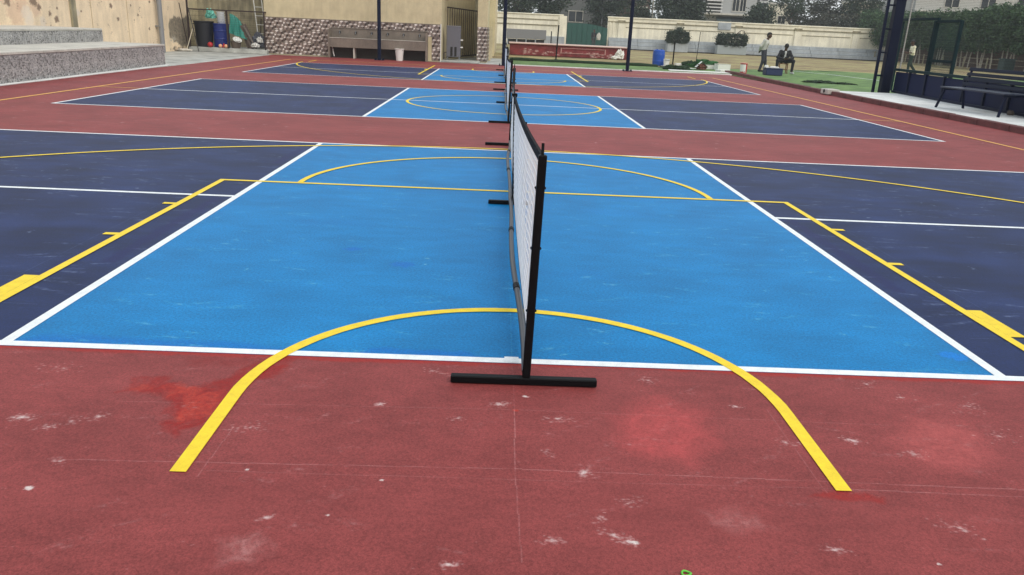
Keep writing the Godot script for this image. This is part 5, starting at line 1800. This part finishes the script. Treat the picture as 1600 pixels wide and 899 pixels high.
# ------------------------------------------------------------------ far wall, gate, houses
func build_far() -> void:
	var st := S()
	var t := thing("far_wall", "long cream boundary wall with pilasters right of the green gate", "wall", Vector3(0, 0, -77))
	st = S()
	box(st, Vector3(24.2, 1.42, -0.15), Vector3(28.2, 2.84, 0.3), 0.0)
	obj("panel_wall", st, M.cream, t)
	st = S()
	box(st, Vector3(24.2, 2.9, -0.12), Vector3(28.3, 0.12, 0.42), 0.02)
	obj("coping", st, M.cream, t)
	st = S()
	box(st, Vector3(24.2, 2.5, 0.035), Vector3(28.2, 0.1, 0.07), 0.015)
	obj("upper_ledge", st, M.plaster_dark, t)
	for k in 5:
		st = S()
		var x: float = [11.4, 17.1, 22.8, 28.6, 34.3][k]
		box(st, Vector3(x, 1.35, 0.07), Vector3(0.6, 2.7, 0.14), 0.01)
		var p := obj("pilaster", st, M.cream, t)
		st = S()
		box(st, Vector3(x, 2.55, 0.1), Vector3(0.7, 0.22, 0.22), 0.01)
		obj("pilaster_cap", st, M.plaster_dark, p)
		st = S()
		var x2: float = [17.1, 22.8, 28.6, 34.3, 38.0][k]
		box(st, Vector3((x + x2) / 2, 2.02, 0.012), Vector3(x2 - x - 0.9, 0.07, 0.03), 0.004)
		obj("panel_moulding", st, M.plaster_dark, t)
	for k in 3:
		st = S()
		box(st, Vector3(10.3 + k * 0.36, 1.9, 0.03), Vector3(0.12, 1.7, 0.06), 0.008)
		obj("fluting", st, M.cream, t)
	st = S()
	box(st, Vector3(21.4, 2.55, 0.05), Vector3(1.25, 0.66, 0.12), 0.01)
	obj("grey_patch", st, M.grey_band, t)
	var sw := thing("field_steps", "three grey stone steps along the foot of the far wall", "steps", Vector3(0, 0, -76.4))
	for k in 3:
		for j in 10:
			st = S()
			box(st, Vector3(11.6 + j * 2.8, 0.19 + k * 0.34, 0.16 - 0.2 * k), Vector3(2.78, 0.325, 1.0 - 0.36 * k), 0.02)
			obj("step_slab", st, M.grey_band, sw)
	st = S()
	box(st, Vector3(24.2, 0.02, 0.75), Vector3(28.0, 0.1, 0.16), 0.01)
	obj("gutter_shadow_strip", st, M.dark_gap, sw)  # dark strip painted in for the shadow line at the foot of the steps
	# left stretch and pier
	t = thing("cream_wall", "cream panelled wall left of the green gate", "wall", Vector3(0, 0, -77))
	st = S()
	box(st, Vector3(1.8, 1.42, -0.15), Vector3(7.9, 2.84, 0.3), 0.0)
	obj("panel_wall", st, M.cream, t)
	st = S()
	box(st, Vector3(1.8, 2.88, -0.12), Vector3(8.0, 0.1, 0.42), 0.02)
	obj("coping", st, M.cream, t)
	st = S()
	box(st, Vector3(5.75, 1.4, 0.08), Vector3(0.75, 2.8, 0.16), 0.02)
	obj("pier", st, M.cream, t)
	for y in [2.4, 1.9]:
		st = S()
		box(st, Vector3(1.6, y, 0.03), Vector3(7.3, 0.09, 0.06), 0.01)
		obj("ledge", st, M.plaster_dark, t)
	st = S()
	box(st, Vector3(5.0, 0.45, 0.3), Vector3(1.9, 0.9, 0.3), 0.02)
	obj("plinth", st, M.grey_band, t)
	# grey stand
	t = thing("grey_stand", "long grey panelled stand against the cream wall", "stand", Vector3(2.2, 0, -74.5))
	st = S()
	box(st, Vector3(0, 1.0, 0), Vector3(3.7, 0.85, 0.6), 0.02)
	obj("panel", st, mat(hexc(122, 122, 124), 0.7), t)
	for k in 5:
		st = S()
		box(st, Vector3(-1.75 + k * 0.875, 0.29, 0), Vector3(0.1, 0.57, 0.5), 0.01)
		obj("leg", st, M.grey_band, t)
	st = S()
	box(st, Vector3(0, 0.29, -0.2), Vector3(3.5, 0.5, 0.05), 0.0)
	obj("gap_shade_board", st, mat(hexc(62, 60, 60), 0.9), t)  # dark board paints the shade in the open gap under the stand
	# gate: sheet panels, right leaf swept down
	t = thing("double_gate", "dark green sheet-metal gate between the cream walls", "gate", Vector3(6.2, 0, -77.0))
	for k in 8:
		st = S()
		var x0 := k * 0.49
		var h0 := 2.2 if k < 4 else 2.2 - 0.3 * pow((k - 3.5) / 4.0, 1.5)
		var h1 := 2.2 if k < 4 else 2.2 - 0.3 * pow((k - 2.5) / 4.0, 1.5)
		var P := [Vector3(x0 + 0.01, 0.08, 0), Vector3(x0 + 0.01, h0, 0), Vector3(x0 + 0.48, h1, 0), Vector3(x0 + 0.48, 0.08, 0)]
		quad(st, P[0], P[1], P[2], P[3], Vector3.BACK)
		var bk := Vector3(0, 0, -0.03)
		quad(st, P[0] + bk, P[1] + bk, P[2] + bk, P[3] + bk, Vector3.FORWARD)
		quad(st, P[1], P[2], P[2] + bk, P[1] + bk, Vector3.UP)
		obj("sheet", st, M.gate_green, t)
		st = S()
		box(st, Vector3(x0, 1.1, 0.025), Vector3(0.04, h0 * 0.95, 0.05), 0.005)
		obj("stile", st, M.gate_green, t)
	# street lamp post and poles beyond the wall
	t = thing("street_pole", "thin grey street pole rising behind the green gate", "pole", Vector3(11.0, 0, -90.0))
	st = S()
	tube(st, [Vector3(0, 0, 0), Vector3(0.15, 8.5, 0)], [0.07, 0.045], 8)
	obj("shaft", st, M.steel, t)
	st = S()
	tube(st, [Vector3(0.15, 8.4, 0), Vector3(0.9, 8.8, 0.2)], 0.035, 6)
	obj("arm", st, M.steel, t)
	t = thing("service_pole", "pale concrete pole left of the dark trees", "pole", Vector3(16.6, 0, -90.0))
	st = S()
	tube(st, [Vector3.ZERO, Vector3(0, 8.0, 0)], [0.11, 0.08], 8)
	obj("shaft", st, M.ledge, t)
	st = S()
	box(st, Vector3(0.2, 4.3, 0.1), Vector3(0.3, 0.25, 0.2), 0.02)
	obj("junction_box", st, M.ledge, t)
	# houses
	house("house", "grey house with a dark square window behind the green gate", Vector3(9.9, 0, -99), Vector3(6.4, 9.0, 6.0), mat(hexc(98, 100, 100), 0.9), [[-1.3, 3.15, 1.7, 1.25], [1.6, 6.3, 1.3, 1.3], [-1.3, 6.3, 1.3, 1.3]], [])
	house("house", "brown house with a pale balcony slab left of the service pole", Vector3(15.6, 0, -98), Vector3(3.4, 9.0, 5.0), mat(hexc(92, 72, 66), 0.9), [[0.6, 5.6, 1.2, 1.3], [-0.6, 2.6, 0.9, 1.2]], [[0.3, 4.45, 2.0, 0.25, 0.9]])
	# white apartment with slatted balcony
	t = house("apartment_house", "white apartment house with slatted balcony and tall windows", Vector3(26.8, 0, -98), Vector3(6.2, 9.5, 5.0), mat(hexc(168, 170, 170), 0.85), [[0.6, 5.3, 0.8, 1.5], [1.45, 5.3, 0.7, 1.5], [-0.6, 3.2, 1.5, 0.7], [1.2, 3.25, 1.8, 0.75]], [[0.0, 4.15, 6.2, 0.22, 1.2]])
	for k in 6:
		st = S()
		box(st, Vector3(-2.1, 4.5 + k * 0.37, 3.3), Vector3(1.9, 0.12, 0.08), 0.01)
		obj("balcony_slat", st, mat(hexc(214, 214, 212), 0.7), t)
	st = S()
	box(st, Vector3(-2.1, 5.4, 2.55), Vector3(1.9, 2.2, 0.05), 0.0)
	obj("balcony_shade_panel", st, M.dark_gap, t)  # flat dark panel stands in for the shade behind the slats
	for k in 2:
		st = S()
		box(st, Vector3([-0.75, 1.2][k], 3.62, 2.9), Vector3([1.7, 2.2][k], 0.1, 0.9), 0.02, Basis(Vector3(1, 0, 0), 0.5))
		obj("awning", st, mat(hexc([92, 70][k], [108, 76][k], [112, 80][k]), 0.7), t)
	t = house("stair_tower", "slim white slatted tower right of the apartment house", Vector3(30.9, 0, -97), Vector3(1.1, 9.0, 2.0), mat(hexc(196, 198, 198), 0.85), [], [])
	for k in 8:
		st = S()
		box(st, Vector3(0.0, 3.0 + k * 0.62, 1.02), Vector3(0.75, 0.34, 0.06), 0.005)
		obj("window", st, M.glass, t)
	house("house", "cream house with patchy walls behind the sparse tree", Vector3(33.2, 0, -100), Vector3(3.4, 5.6, 5.0), M.cream, [[0.5, 3.9, 0.9, 0.9], [-0.9, 2.6, 0.7, 0.9]], [])
	t = house("ribbed_house", "cream house with ribbed bands beside the clipped row", Vector3(43.4, 0, -98), Vector3(3.0, 6.2, 4.0), mat(hexc(190, 180, 160), 0.85), [], [])
	for k in 6:
		st = S()
		box(st, Vector3(0, 3.4 + k * 0.42, 2.03), Vector3(3.06, 0.16, 0.12), 0.02)
		obj("band", st, mat(hexc(206, 198, 182), 0.85), t)
	house("pale_block", "pale tall block behind the clipped row and netting", Vector3(56.0, 0, -92), Vector3(22.0, 12.0, 8.0), mat(hexc(176, 176, 172), 0.85), [[-7.0, 6.5, 1.6, 1.5], [-3.0, 6.5, 1.6, 1.5], [1.0, 6.5, 1.6, 1.5], [5.0, 6.5, 1.6, 1.5]], [[0.0, 5.2, 22.0, 0.2, 0.6]])

func house(called: String, label: String, at: Vector3, s: Vector3, m: Material, wins: Array, slabs: Array) -> Node3D:
	var t := thing(called, label, "house", at)
	var st := S()
	box(st, Vector3(0, s.y / 2, 0), s, 0.03)
	obj("wall", st, m, t)
	st = S()
	box(st, Vector3(0, s.y + 0.1, 0), Vector3(s.x + 0.4, 0.2, s.z + 0.4), 0.03)
	obj("roof", st, M.ledge, t)
	for w in wins:
		st = S()
		box(st, Vector3(w[0], w[1], s.z / 2 + 0.01), Vector3(w[2], w[3], 0.06), 0.005)
		var o := obj("window", st, M.glass, t)
		st = S()
		for q in [[0.0, w[3] / 2, w[2] + 0.12, 0.08], [0.0, -w[3] / 2, w[2] + 0.12, 0.08]]:
			box(st, Vector3(w[0] + q[0], w[1] + q[1], s.z / 2 + 0.04), Vector3(q[2], q[3], 0.1), 0.008)
		for q in [-0.5, 0.0, 0.5]:
			box(st, Vector3(w[0] + q * w[2], w[1], s.z / 2 + 0.035), Vector3(0.06, w[3] - 0.09, 0.07), 0.006)
		obj("frame", st, M.ledge, o)
	for q in slabs:
		st = S()
		box(st, Vector3(q[0], q[1], s.z / 2 + q[4] / 2), Vector3(q[2], q[3], q[4]), 0.02)
		obj("balcony_slab", st, M.ledge, t)
	return t

# ------------------------------------------------------------------ people: smooth union of tapered capsules, meshed as surface nets
func sdf(st: SurfaceTool, bones: Array, cell: float, k: float, paint = null) -> void:
	var lo := Vector3.ONE * 1e9
	var hi := -lo
	for b in bones:
		var r := maxf(b[2], b[3]) + k + cell * 2.0
		lo = lo.min(b[0] - Vector3.ONE * r).min(b[1] - Vector3.ONE * r)
		hi = hi.max(b[0] + Vector3.ONE * r).max(b[1] + Vector3.ONE * r)
	var nx := int((hi.x - lo.x) / cell) + 2
	var ny := int((hi.y - lo.y) / cell) + 2
	var nz := int((hi.z - lo.z) / cell) + 2
	var F := PackedFloat32Array()
	F.resize(nx * ny * nz)
	F.fill(1.0)
	for b in bones:
		var a: Vector3 = b[0]
		var c: Vector3 = b[1]
		var ra: float = b[2]
		var rb: float = b[3]
		var m := maxf(ra, rb) + k + cell * 2.0
		var l := a.min(c) - Vector3.ONE * m
		var h := a.max(c) + Vector3.ONE * m
		var ab := c - a
		var L2 := maxf(ab.length_squared(), 1e-9)
		for z in range(maxi(0, int((l.z - lo.z) / cell)), mini(nz, int((h.z - lo.z) / cell) + 2)):
			for y in range(maxi(0, int((l.y - lo.y) / cell)), mini(ny, int((h.y - lo.y) / cell) + 2)):
				for x in range(maxi(0, int((l.x - lo.x) / cell)), mini(nx, int((h.x - lo.x) / cell) + 2)):
					var p := lo + Vector3(x, y, z) * cell
					var u := clampf((p - a).dot(ab) / L2, 0.0, 1.0)
					var d := p.distance_to(a + ab * u) - lerpf(ra, rb, u)
					var i := (z * ny + y) * nx + x
					var e := F[i]
					var w := maxf(k - absf(d - e), 0.0) / k
					F[i] = minf(d, e) - w * w * k * 0.25
	var idx := {}
	var V := PackedVector3Array()
	var N := PackedVector3Array()
	var sx := 1
	var sy := nx
	var sz := nx * ny
	for z in nz - 1:
		for y in ny - 1:
			for x in nx - 1:
				var i := x + y * sy + z * sz
				var f := [F[i], F[i + 1], F[i + sy], F[i + sy + 1], F[i + sz], F[i + sz + 1], F[i + sz + sy], F[i + sz + sy + 1]]
				var neg := 0
				for v in f:
					if v < 0.0: neg += 1
				if neg == 0 or neg == 8:
					continue
				var sum := Vector3.ZERO
				var cnt := 0
				for e in [[0, 1], [2, 3], [4, 5], [6, 7], [0, 2], [1, 3], [4, 6], [5, 7], [0, 4], [1, 5], [2, 6], [3, 7]]:
					var fa: float = f[e[0]]
					var fb: float = f[e[1]]
					if (fa < 0.0) != (fb < 0.0):
						var u := fa / (fa - fb)
						var pa := Vector3(e[0] & 1, (e[0] >> 1) & 1, e[0] >> 2)
						var pb := Vector3(e[1] & 1, (e[1] >> 1) & 1, e[1] >> 2)
						sum += pa.lerp(pb, u)
						cnt += 1
				idx[i] = V.size()
				V.append(lo + (Vector3(x, y, z) + sum / cnt) * cell)
				N.append(Vector3(f[1] + f[3] + f[5] + f[7] - f[0] - f[2] - f[4] - f[6], f[2] + f[3] + f[6] + f[7] - f[0] - f[1] - f[4] - f[5], f[4] + f[5] + f[6] + f[7] - f[0] - f[1] - f[2] - f[3]).normalized())
	for i in idx:
		var inside: bool = F[i] < 0.0
		for ax in [[sx, sy, sz], [sy, sz, sx], [sz, sx, sy]]:
			if (F[i + ax[0]] < 0.0) == inside:
				continue
			var q := [i, i - ax[1], i - ax[1] - ax[2], i - ax[2]]
			if not (idx.has(q[1]) and idx.has(q[2]) and idx.has(q[3])):
				continue
			var o := [0, 1, 2, 0, 2, 3]
			var a: Vector3 = V[idx[q[0]]]
			var b: Vector3 = V[idx[q[1]]]
			var c: Vector3 = V[idx[q[2]]]
			if (c - a).cross(b - a).dot(N[idx[q[0]]]) < 0.0:
				o = [0, 2, 1, 0, 3, 2]
			for j in o:
				var n: int = idx[q[j]]
				st.set_normal(N[n])
				if paint != null:
					st.set_color(paint.call(V[n]))
				st.add_vertex(V[n])

func hand_bones(wrist: Vector3, dir: Vector3, palm_n: Vector3, side: float, curl: float) -> Array:
	# dir: along the hand; palm_n: out of the palm; side: which way the thumb goes
	var x := dir.cross(palm_n).normalized() * side
	var out := [[wrist, wrist + dir * 0.05, 0.024, 0.026], [wrist + dir * 0.03 + x * 0.022, wrist + dir * 0.085 + x * 0.026, 0.016, 0.014], [wrist + dir * 0.03 - x * 0.022, wrist + dir * 0.08 - x * 0.028, 0.016, 0.013]]
	for i in 4:
		var o := wrist + dir * (0.088 - 0.006 * absf(i - 1.3)) + x * (0.03 - 0.02 * i)
		var ln: float = [0.068, 0.076, 0.07, 0.055][i]
		var d1 := (dir + palm_n * curl * 0.6).normalized()
		var d2 := (dir + palm_n * curl * 1.8).normalized()
		var m := o + d1 * ln * 0.5
		out.append([o - dir * 0.01, m, 0.0098, 0.009])
		out.append([m, m + d2 * ln * 0.5, 0.009, 0.0078])
	var th := wrist + dir * 0.03 + x * 0.032
	var tm := th + (dir * 0.6 + x * 0.7 + palm_n * 0.3).normalized() * 0.036
	out.append([th, tm, 0.013, 0.0105])
	out.append([tm, tm + (dir + palm_n * 0.4).normalized() * 0.03, 0.0105, 0.009])
	return out

func person(label: String, at: Vector3, turn: float, J: Dictionary, cl: Dictionary, fine := true) -> Node3D:
	var t := thing("person", label, "person", at, turn)
	var skin := Color(0.085, 0.04, 0.025)
	var hd: Vector3 = J.head
	var fw: Vector3 = J.face
	var up: Vector3 = J.get("head_up", Vector3.UP)
	up = (up - fw * up.dot(fw)).normalized()
	var rt := up.cross(fw).normalized()
	var R := 0.5
	# body
	var bb := [[J.chest, J.neck, 0.06, 0.05], [J.neck, hd - up * 0.03, 0.05, 0.055], [J.pelvis + Vector3(-0.06, 0, 0), J.chest + Vector3(-0.06, 0, 0), 0.09, 0.09], [J.pelvis + Vector3(0.06, 0, 0), J.chest + Vector3(0.06, 0, 0), 0.09, 0.09]]
	for s in ["l", "r"]:
		bb.append([J.chest, J["sh_" + s], 0.06, 0.045])
		bb.append([J["sh_" + s], J["el_" + s], 0.045, 0.036])
		bb.append([J["el_" + s], J["wr_" + s], 0.037, 0.025])
		bb.append([J["hip_" + s], J["kn_" + s], 0.075, 0.05])
		bb.append([J["kn_" + s], J["an_" + s], 0.05, 0.034])
		bb.append([J["an_" + s], J["toe_" + s], 0.034, 0.028])
	var st := S()
	var eyes := [hd + fw * 0.085 + rt * 0.032 + up * 0.012, hd + fw * 0.085 - rt * 0.032 + up * 0.012]
	var mouth := hd + fw * 0.088 - up * 0.065
	var paint := func(p: Vector3) -> Color:
		for e in eyes:
			if p.distance_to(e) < 0.013:
				return Color(0.02, 0.015, 0.012)
		if p.distance_to(mouth) < 0.018:
			return Color(0.13, 0.045, 0.035)
		return skin
	sdf(st, bb, 0.02, 0.05, paint)
	var hb := [[hd + up * 0.03, hd + up * 0.035 - fw * 0.02, 0.085, 0.088], [hd - up * 0.05 + fw * 0.035, hd - up * 0.07 + fw * 0.045, 0.055, 0.042], [hd + fw * 0.09, hd + fw * 0.105 - up * 0.028, 0.012, 0.016], [hd + rt * 0.083, hd + rt * 0.085 - up * 0.03, 0.02, 0.013], [hd - rt * 0.083, hd - rt * 0.085 - up * 0.03, 0.02, 0.013], [hd + fw * 0.075 + up * 0.03 + rt * 0.03, hd + fw * 0.075 + up * 0.03 - rt * 0.03, 0.018, 0.018], [hd - up * 0.02, J.neck, 0.05, 0.05]]
	sdf(st, hb, 0.008 if fine else 0.014, 0.03, paint)
	if fine:
		for s in ["l", "r"]:
			var dir: Vector3 = J.get("hd_" + s, ((J["wr_" + s] as Vector3) - (J["el_" + s] as Vector3)).normalized())
			var pn: Vector3 = J.get("pn_" + s, Vector3.FORWARD)
			pn = (pn - dir * pn.dot(dir)).normalized()
			sdf(st, hand_bones(J["wr_" + s], dir, pn, 1.0 if s == "l" else -1.0, J.get("curl", 0.7)), 0.005, 0.006, paint)
	var sm := mat(Color.WHITE, 0.6)
	sm.vertex_color_use_as_albedo = true
	obj("body", st, sm, t)
	# shirt or jacket
	var sh := []
	var w := 0.085
	var fwb: Vector3 = J.get("front", Vector3.BACK)
	for s in [-1.0, 1.0]:
		sh.append([J.pelvis + Vector3(s * w, 0.02, 0), J.chest + Vector3(s * (w + 0.02), 0, 0), 0.105, 0.105])
	for s in ["l", "r"]:
		sh.append([J.chest + Vector3(0, 0.04, 0), J["sh_" + s], 0.085, 0.068])
		sh.append([J["sh_" + s], J["el_" + s], 0.066, 0.052])
		var q: float = cl.get("sleeve", 0.92)
		sh.append([J["el_" + s], (J["el_" + s] as Vector3).lerp(J["wr_" + s], q), 0.051, 0.038])
	sh.append([J.chest + Vector3(0, 0.08, 0), (J.chest as Vector3).lerp(J.neck, 0.75), 0.08, 0.062])
	st = S()
	sdf(st, sh, 0.016, 0.05)
	obj(cl.get("top_name", "shirt"), st, cl.top, t)
	if cl.has("inner"):
		st = S()
		sdf(st, [[J.chest + fwb * 0.085 + Vector3(0, 0.1, 0), J.pelvis + fwb * 0.1 + Vector3(0, 0.12, 0), 0.045, 0.065]], 0.012, 0.02)
		obj("inner_shirt", st, cl.inner, t)
	var tr := [[J.pelvis + Vector3(-0.07, 0.02, 0), J.pelvis + Vector3(0.07, 0.02, 0), 0.112, 0.112]]
	for s in ["l", "r"]:
		tr.append([J["hip_" + s], J["kn_" + s], 0.098, 0.071])
		tr.append([J["kn_" + s], (J["kn_" + s] as Vector3).lerp(J["an_" + s], 0.96), 0.071, 0.056])
	st = S()
	sdf(st, tr, 0.016, 0.04)
	obj("trousers", st, cl.legs, t)
	for s in ["l", "r"]:
		st = S()
		var an: Vector3 = J["an_" + s]
		var to: Vector3 = J["toe_" + s]
		var bk := (an - to).normalized() * 0.04
		sdf(st, [[Vector3(an.x, to.y, an.z) + bk, to, 0.042, 0.036], [an, Vector3(an.x, to.y, an.z), 0.04, 0.042]], 0.01, 0.02)
		obj("shoe", st, cl.shoes, t)
	st = S()
	sdf(st, [[hd + up * 0.055 - fw * 0.015, hd + up * 0.05 - fw * 0.03, 0.088, 0.092], [hd + up * 0.09 + fw * 0.04, hd + up * 0.08, 0.05, 0.07], [hd - fw * 0.06 + up * 0.0, hd - fw * 0.055 - up * 0.05, 0.06, 0.04]], 0.01, 0.03)
	obj("hair", st, cl.get("hair", mat(hexc(20, 17, 16), 0.7)), t)
	return t

func build_people() -> void:
	var dark := mat(hexc(20, 20, 24), 0.85)
	# standing, hands behind the back, turned to the right
	person("person standing in a pale grey shirt and dark trousers, hands behind back", Vector3(11.85, 0, -34.1), 1.0, {
		"head": Vector3(0, 1.58, 0.12), "face": Vector3(0.0, -0.12, 1).normalized(), "neck": Vector3(0, 1.43, 0.06), "chest": Vector3(0, 1.24, 0.03), "pelvis": Vector3(0, 0.95, -0.04),
		"sh_l": Vector3(0.18, 1.36, 0.0), "el_l": Vector3(0.25, 1.12, -0.14), "wr_l": Vector3(0.08, 0.93, -0.21), "sh_r": Vector3(-0.18, 1.36, 0.0), "el_r": Vector3(-0.25, 1.12, -0.14), "wr_r": Vector3(-0.08, 0.91, -0.23),
		"hd_l": Vector3(-0.75, -0.6, -0.1).normalized(), "hd_r": Vector3(0.75, -0.6, -0.1).normalized(), "pn_l": Vector3(0, 0, -1), "pn_r": Vector3(0, 0, -1),
		"hip_l": Vector3(0.09, 0.9, -0.03), "kn_l": Vector3(0.11, 0.48, 0.04), "an_l": Vector3(0.12, 0.09, 0.1), "toe_l": Vector3(0.14, 0.042, 0.24),
		"hip_r": Vector3(-0.09, 0.9, -0.03), "kn_r": Vector3(-0.11, 0.48, 0.0), "an_r": Vector3(-0.12, 0.09, -0.1), "toe_r": Vector3(-0.14, 0.042, 0.05)},
		{"top": mat(hexc(188, 188, 182), 0.9), "legs": mat(hexc(54, 56, 66), 0.9), "shoes": dark})
	# seated on a stool, looking at a phone
	var seated := Vector3(12.5, 0, -33.3)
	person("person sitting on a wooden stool in a dark jacket, looking down at a phone", seated, -0.1, {
		"head": Vector3(0, 1.14, 0.16), "face": Vector3(0.0, -0.82, 0.57).normalized(), "neck": Vector3(0, 1.0, 0.09), "chest": Vector3(0, 0.82, 0.05), "pelvis": Vector3(0, 0.54, -0.05),
		"sh_l": Vector3(0.19, 0.93, 0.05), "el_l": Vector3(0.33, 0.68, 0.16), "wr_l": Vector3(0.09, 0.63, 0.34), "sh_r": Vector3(-0.19, 0.93, 0.05), "el_r": Vector3(-0.33, 0.68, 0.16), "wr_r": Vector3(-0.09, 0.63, 0.34),
		"hd_l": Vector3(-0.6, 0.25, 0.4).normalized(), "hd_r": Vector3(0.6, 0.25, 0.4).normalized(), "pn_l": Vector3(0, 0.4, -1), "pn_r": Vector3(0, 0.4, -1), "curl": 0.9,
		"hip_l": Vector3(0.1, 0.53, 0.0), "kn_l": Vector3(0.33, 0.55, 0.36), "an_l": Vector3(0.31, 0.1, 0.36), "toe_l": Vector3(0.36, 0.042, 0.5),
		"hip_r": Vector3(-0.1, 0.53, 0.0), "kn_r": Vector3(-0.35, 0.55, 0.34), "an_r": Vector3(-0.34, 0.1, 0.3), "toe_r": Vector3(-0.39, 0.042, 0.44)},
		{"top": mat(hexc(30, 31, 36), 0.85), "top_name": "jacket", "inner": mat(hexc(206, 206, 206), 0.9), "legs": mat(hexc(24, 25, 34), 0.9), "shoes": mat(hexc(206, 208, 210), 0.7)})
	var ph := thing("phone", "small dark phone held by the seated person", "phone", seated + Vector3(-0.04, 0.7, 0.42))
	var st := S()
	box(st, Vector3.ZERO, Vector3(0.15, 0.075, 0.009), 0.003, Basis(Vector3(1, 0, 0), -0.9))
	obj("case", st, M.black, ph)
	st = S()
	box(st, Basis(Vector3(1, 0, 0), -0.9) * Vector3(0, 0, -0.006), Vector3(0.14, 0.066, 0.003), 0.0, Basis(Vector3(1, 0, 0), -0.9))
	obj("screen", st, M.glass, ph)
	var s := thing("stool", "low brown wooden stool under the seated person", "stool", seated + Vector3(0, 0, -0.05), -0.1)
	st = S()
	box(st, Vector3(0, 0.415, 0), Vector3(0.42, 0.035, 0.32), 0.008)
	obj("seat", st, M.wood, s)
	for x in [-0.17, 0.17]:
		for z in [-0.12, 0.12]:
			st = S()
			tube(st, [Vector3(x * 1.12, 0, z * 1.12), Vector3(x, 0.4, z)], 0.022, 6)
			obj("leg", st, M.wood, s)
	for z in [-0.13, 0.13]:
		st = S()
		box(st, Vector3(0, 0.18, z), Vector3(0.36, 0.03, 0.02), 0.004)
		obj("stretcher", st, M.wood, s)
	# walking to the left beyond the cage
	person("person walking in a cream shirt and green trousers beyond the cage", Vector3(21.3, 0, -39.5), -PI / 2 - 0.15, {
		"head": Vector3(0, 1.6, 0.06), "face": Vector3(0.0, -0.3, 1).normalized(), "neck": Vector3(0, 1.45, 0.03), "chest": Vector3(0, 1.26, 0.01), "pelvis": Vector3(0, 0.96, 0.0),
		"sh_l": Vector3(0.18, 1.38, 0.0), "el_l": Vector3(0.24, 1.1, 0.02), "wr_l": Vector3(0.14, 1.08, 0.26), "sh_r": Vector3(-0.18, 1.38, 0.0), "el_r": Vector3(-0.24, 1.1, 0.02), "wr_r": Vector3(-0.13, 1.12, 0.26),
		"hip_l": Vector3(0.09, 0.92, 0.0), "kn_l": Vector3(0.1, 0.5, 0.1), "an_l": Vector3(0.1, 0.1, 0.1), "toe_l": Vector3(0.12, 0.042, 0.24),
		"hip_r": Vector3(-0.09, 0.92, 0.0), "kn_r": Vector3(-0.1, 0.5, -0.06), "an_r": Vector3(-0.1, 0.14, -0.36), "toe_r": Vector3(-0.11, 0.045, -0.24)},
		{"top": mat(hexc(228, 222, 196), 0.9), "legs": mat(hexc(34, 52, 48), 0.9), "shoes": dark, "sleeve": 0.1})
	# someone at the gate with a pale bag
	person("person in dark clothes standing before the green gate", Vector3(8.55, 0, -74.5), 0.4, {
		"head": Vector3(0, 1.58, 0.04), "face": Vector3(0, 0, 1), "neck": Vector3(0, 1.43, 0.02), "chest": Vector3(0, 1.24, 0), "pelvis": Vector3(0, 0.95, 0),
		"sh_l": Vector3(0.18, 1.36, 0), "el_l": Vector3(0.25, 1.1, 0.0), "wr_l": Vector3(0.3, 0.95, 0.16), "sh_r": Vector3(-0.18, 1.36, 0), "el_r": Vector3(-0.24, 1.1, 0), "wr_r": Vector3(-0.22, 0.86, 0.05),
		"hip_l": Vector3(0.09, 0.9, 0), "kn_l": Vector3(0.1, 0.48, 0.02), "an_l": Vector3(0.11, 0.09, 0), "toe_l": Vector3(0.13, 0.042, 0.14),
		"hip_r": Vector3(-0.09, 0.9, 0), "kn_r": Vector3(-0.1, 0.48, 0.02), "an_r": Vector3(-0.11, 0.09, 0), "toe_r": Vector3(-0.13, 0.042, 0.14)},
		{"top": mat(hexc(34, 38, 44), 0.9), "legs": mat(hexc(60, 64, 66), 0.9), "shoes": dark})
	st = S()
	lump(st, Vector3(8.98, 1.0, -74.35), Vector3(0.2, 0.42, 0.14), 0.35, 1.6, 88)
	tag(obj("shoulder_bag", st, M.ledge), "pale bag carried by the person at the green gate", "bag")

# ------------------------------------------------------------------
func _ready() -> void:
	# camera
	var cam := Camera3D.new()
	cam.name = "camera"
	cam.rotation_order = EULER_ORDER_YXZ
	cam.position = Vector3(-0.0929, 1.3266, 3.0351)
	cam.rotation = Vector3(-0.315891, -0.026365, 0.045945)
	cam.fov = 40.10
	cam.near = 0.05
	cam.far = 900.0
	add_child(cam)
	cam.current = true
	# hazy overcast sky
	var sky_m := ProceduralSkyMaterial.new()
	sky_m.sky_top_color = Color(0.79, 0.83, 0.87)
	sky_m.sky_horizon_color = Color(0.83, 0.845, 0.85)
	sky_m.sky_curve = 0.2
	sky_m.ground_horizon_color = Color(0.62, 0.62, 0.6)
	sky_m.ground_bottom_color = Color(0.4, 0.39, 0.37)
	var sky := Sky.new()
	sky.sky_material = sky_m
	var env := Environment.new()
	env.background_mode = Environment.BG_SKY
	env.sky = sky
	env.tonemap_mode = Environment.TONE_MAPPER_LINEAR
	env.tonemap_exposure = 1.47
	env.sdfgi_enabled = true
	env.ssao_enabled = true
	env.ssil_enabled = true
	env.fog_enabled = true
	env.fog_density = 0.0009
	env.fog_light_color = Color(0.85, 0.87, 0.88)
	var we := WorldEnvironment.new()
	we.name = "environment"
	we.environment = env
	add_child(we)
	var sun := DirectionalLight3D.new()
	sun.name = "sun"
	sun.light_energy = 0.45
	sun.light_color = Color(1.0, 0.985, 0.96)
	sun.light_angular_distance = 50.0
	sun.shadow_enabled = true
	sun.rotation = Vector3(deg_to_rad(-44), deg_to_rad(38), 0)
	add_child(sun)

	rng.seed = 20240611
	make_materials()
	M.leaf = mat(Color.WHITE, 0.75)
	M.leaf.vertex_color_use_as_albedo = true
	M.leaf.backlight_enabled = true
	M.leaf.backlight = Color(0.35, 0.35, 0.3)
	build_court()
	build_left()
	build_building()
	build_far()
	build_trees()
	build_right()
	build_nets()
	build_poles()
	build_cage()
	build_field()
	build_people()
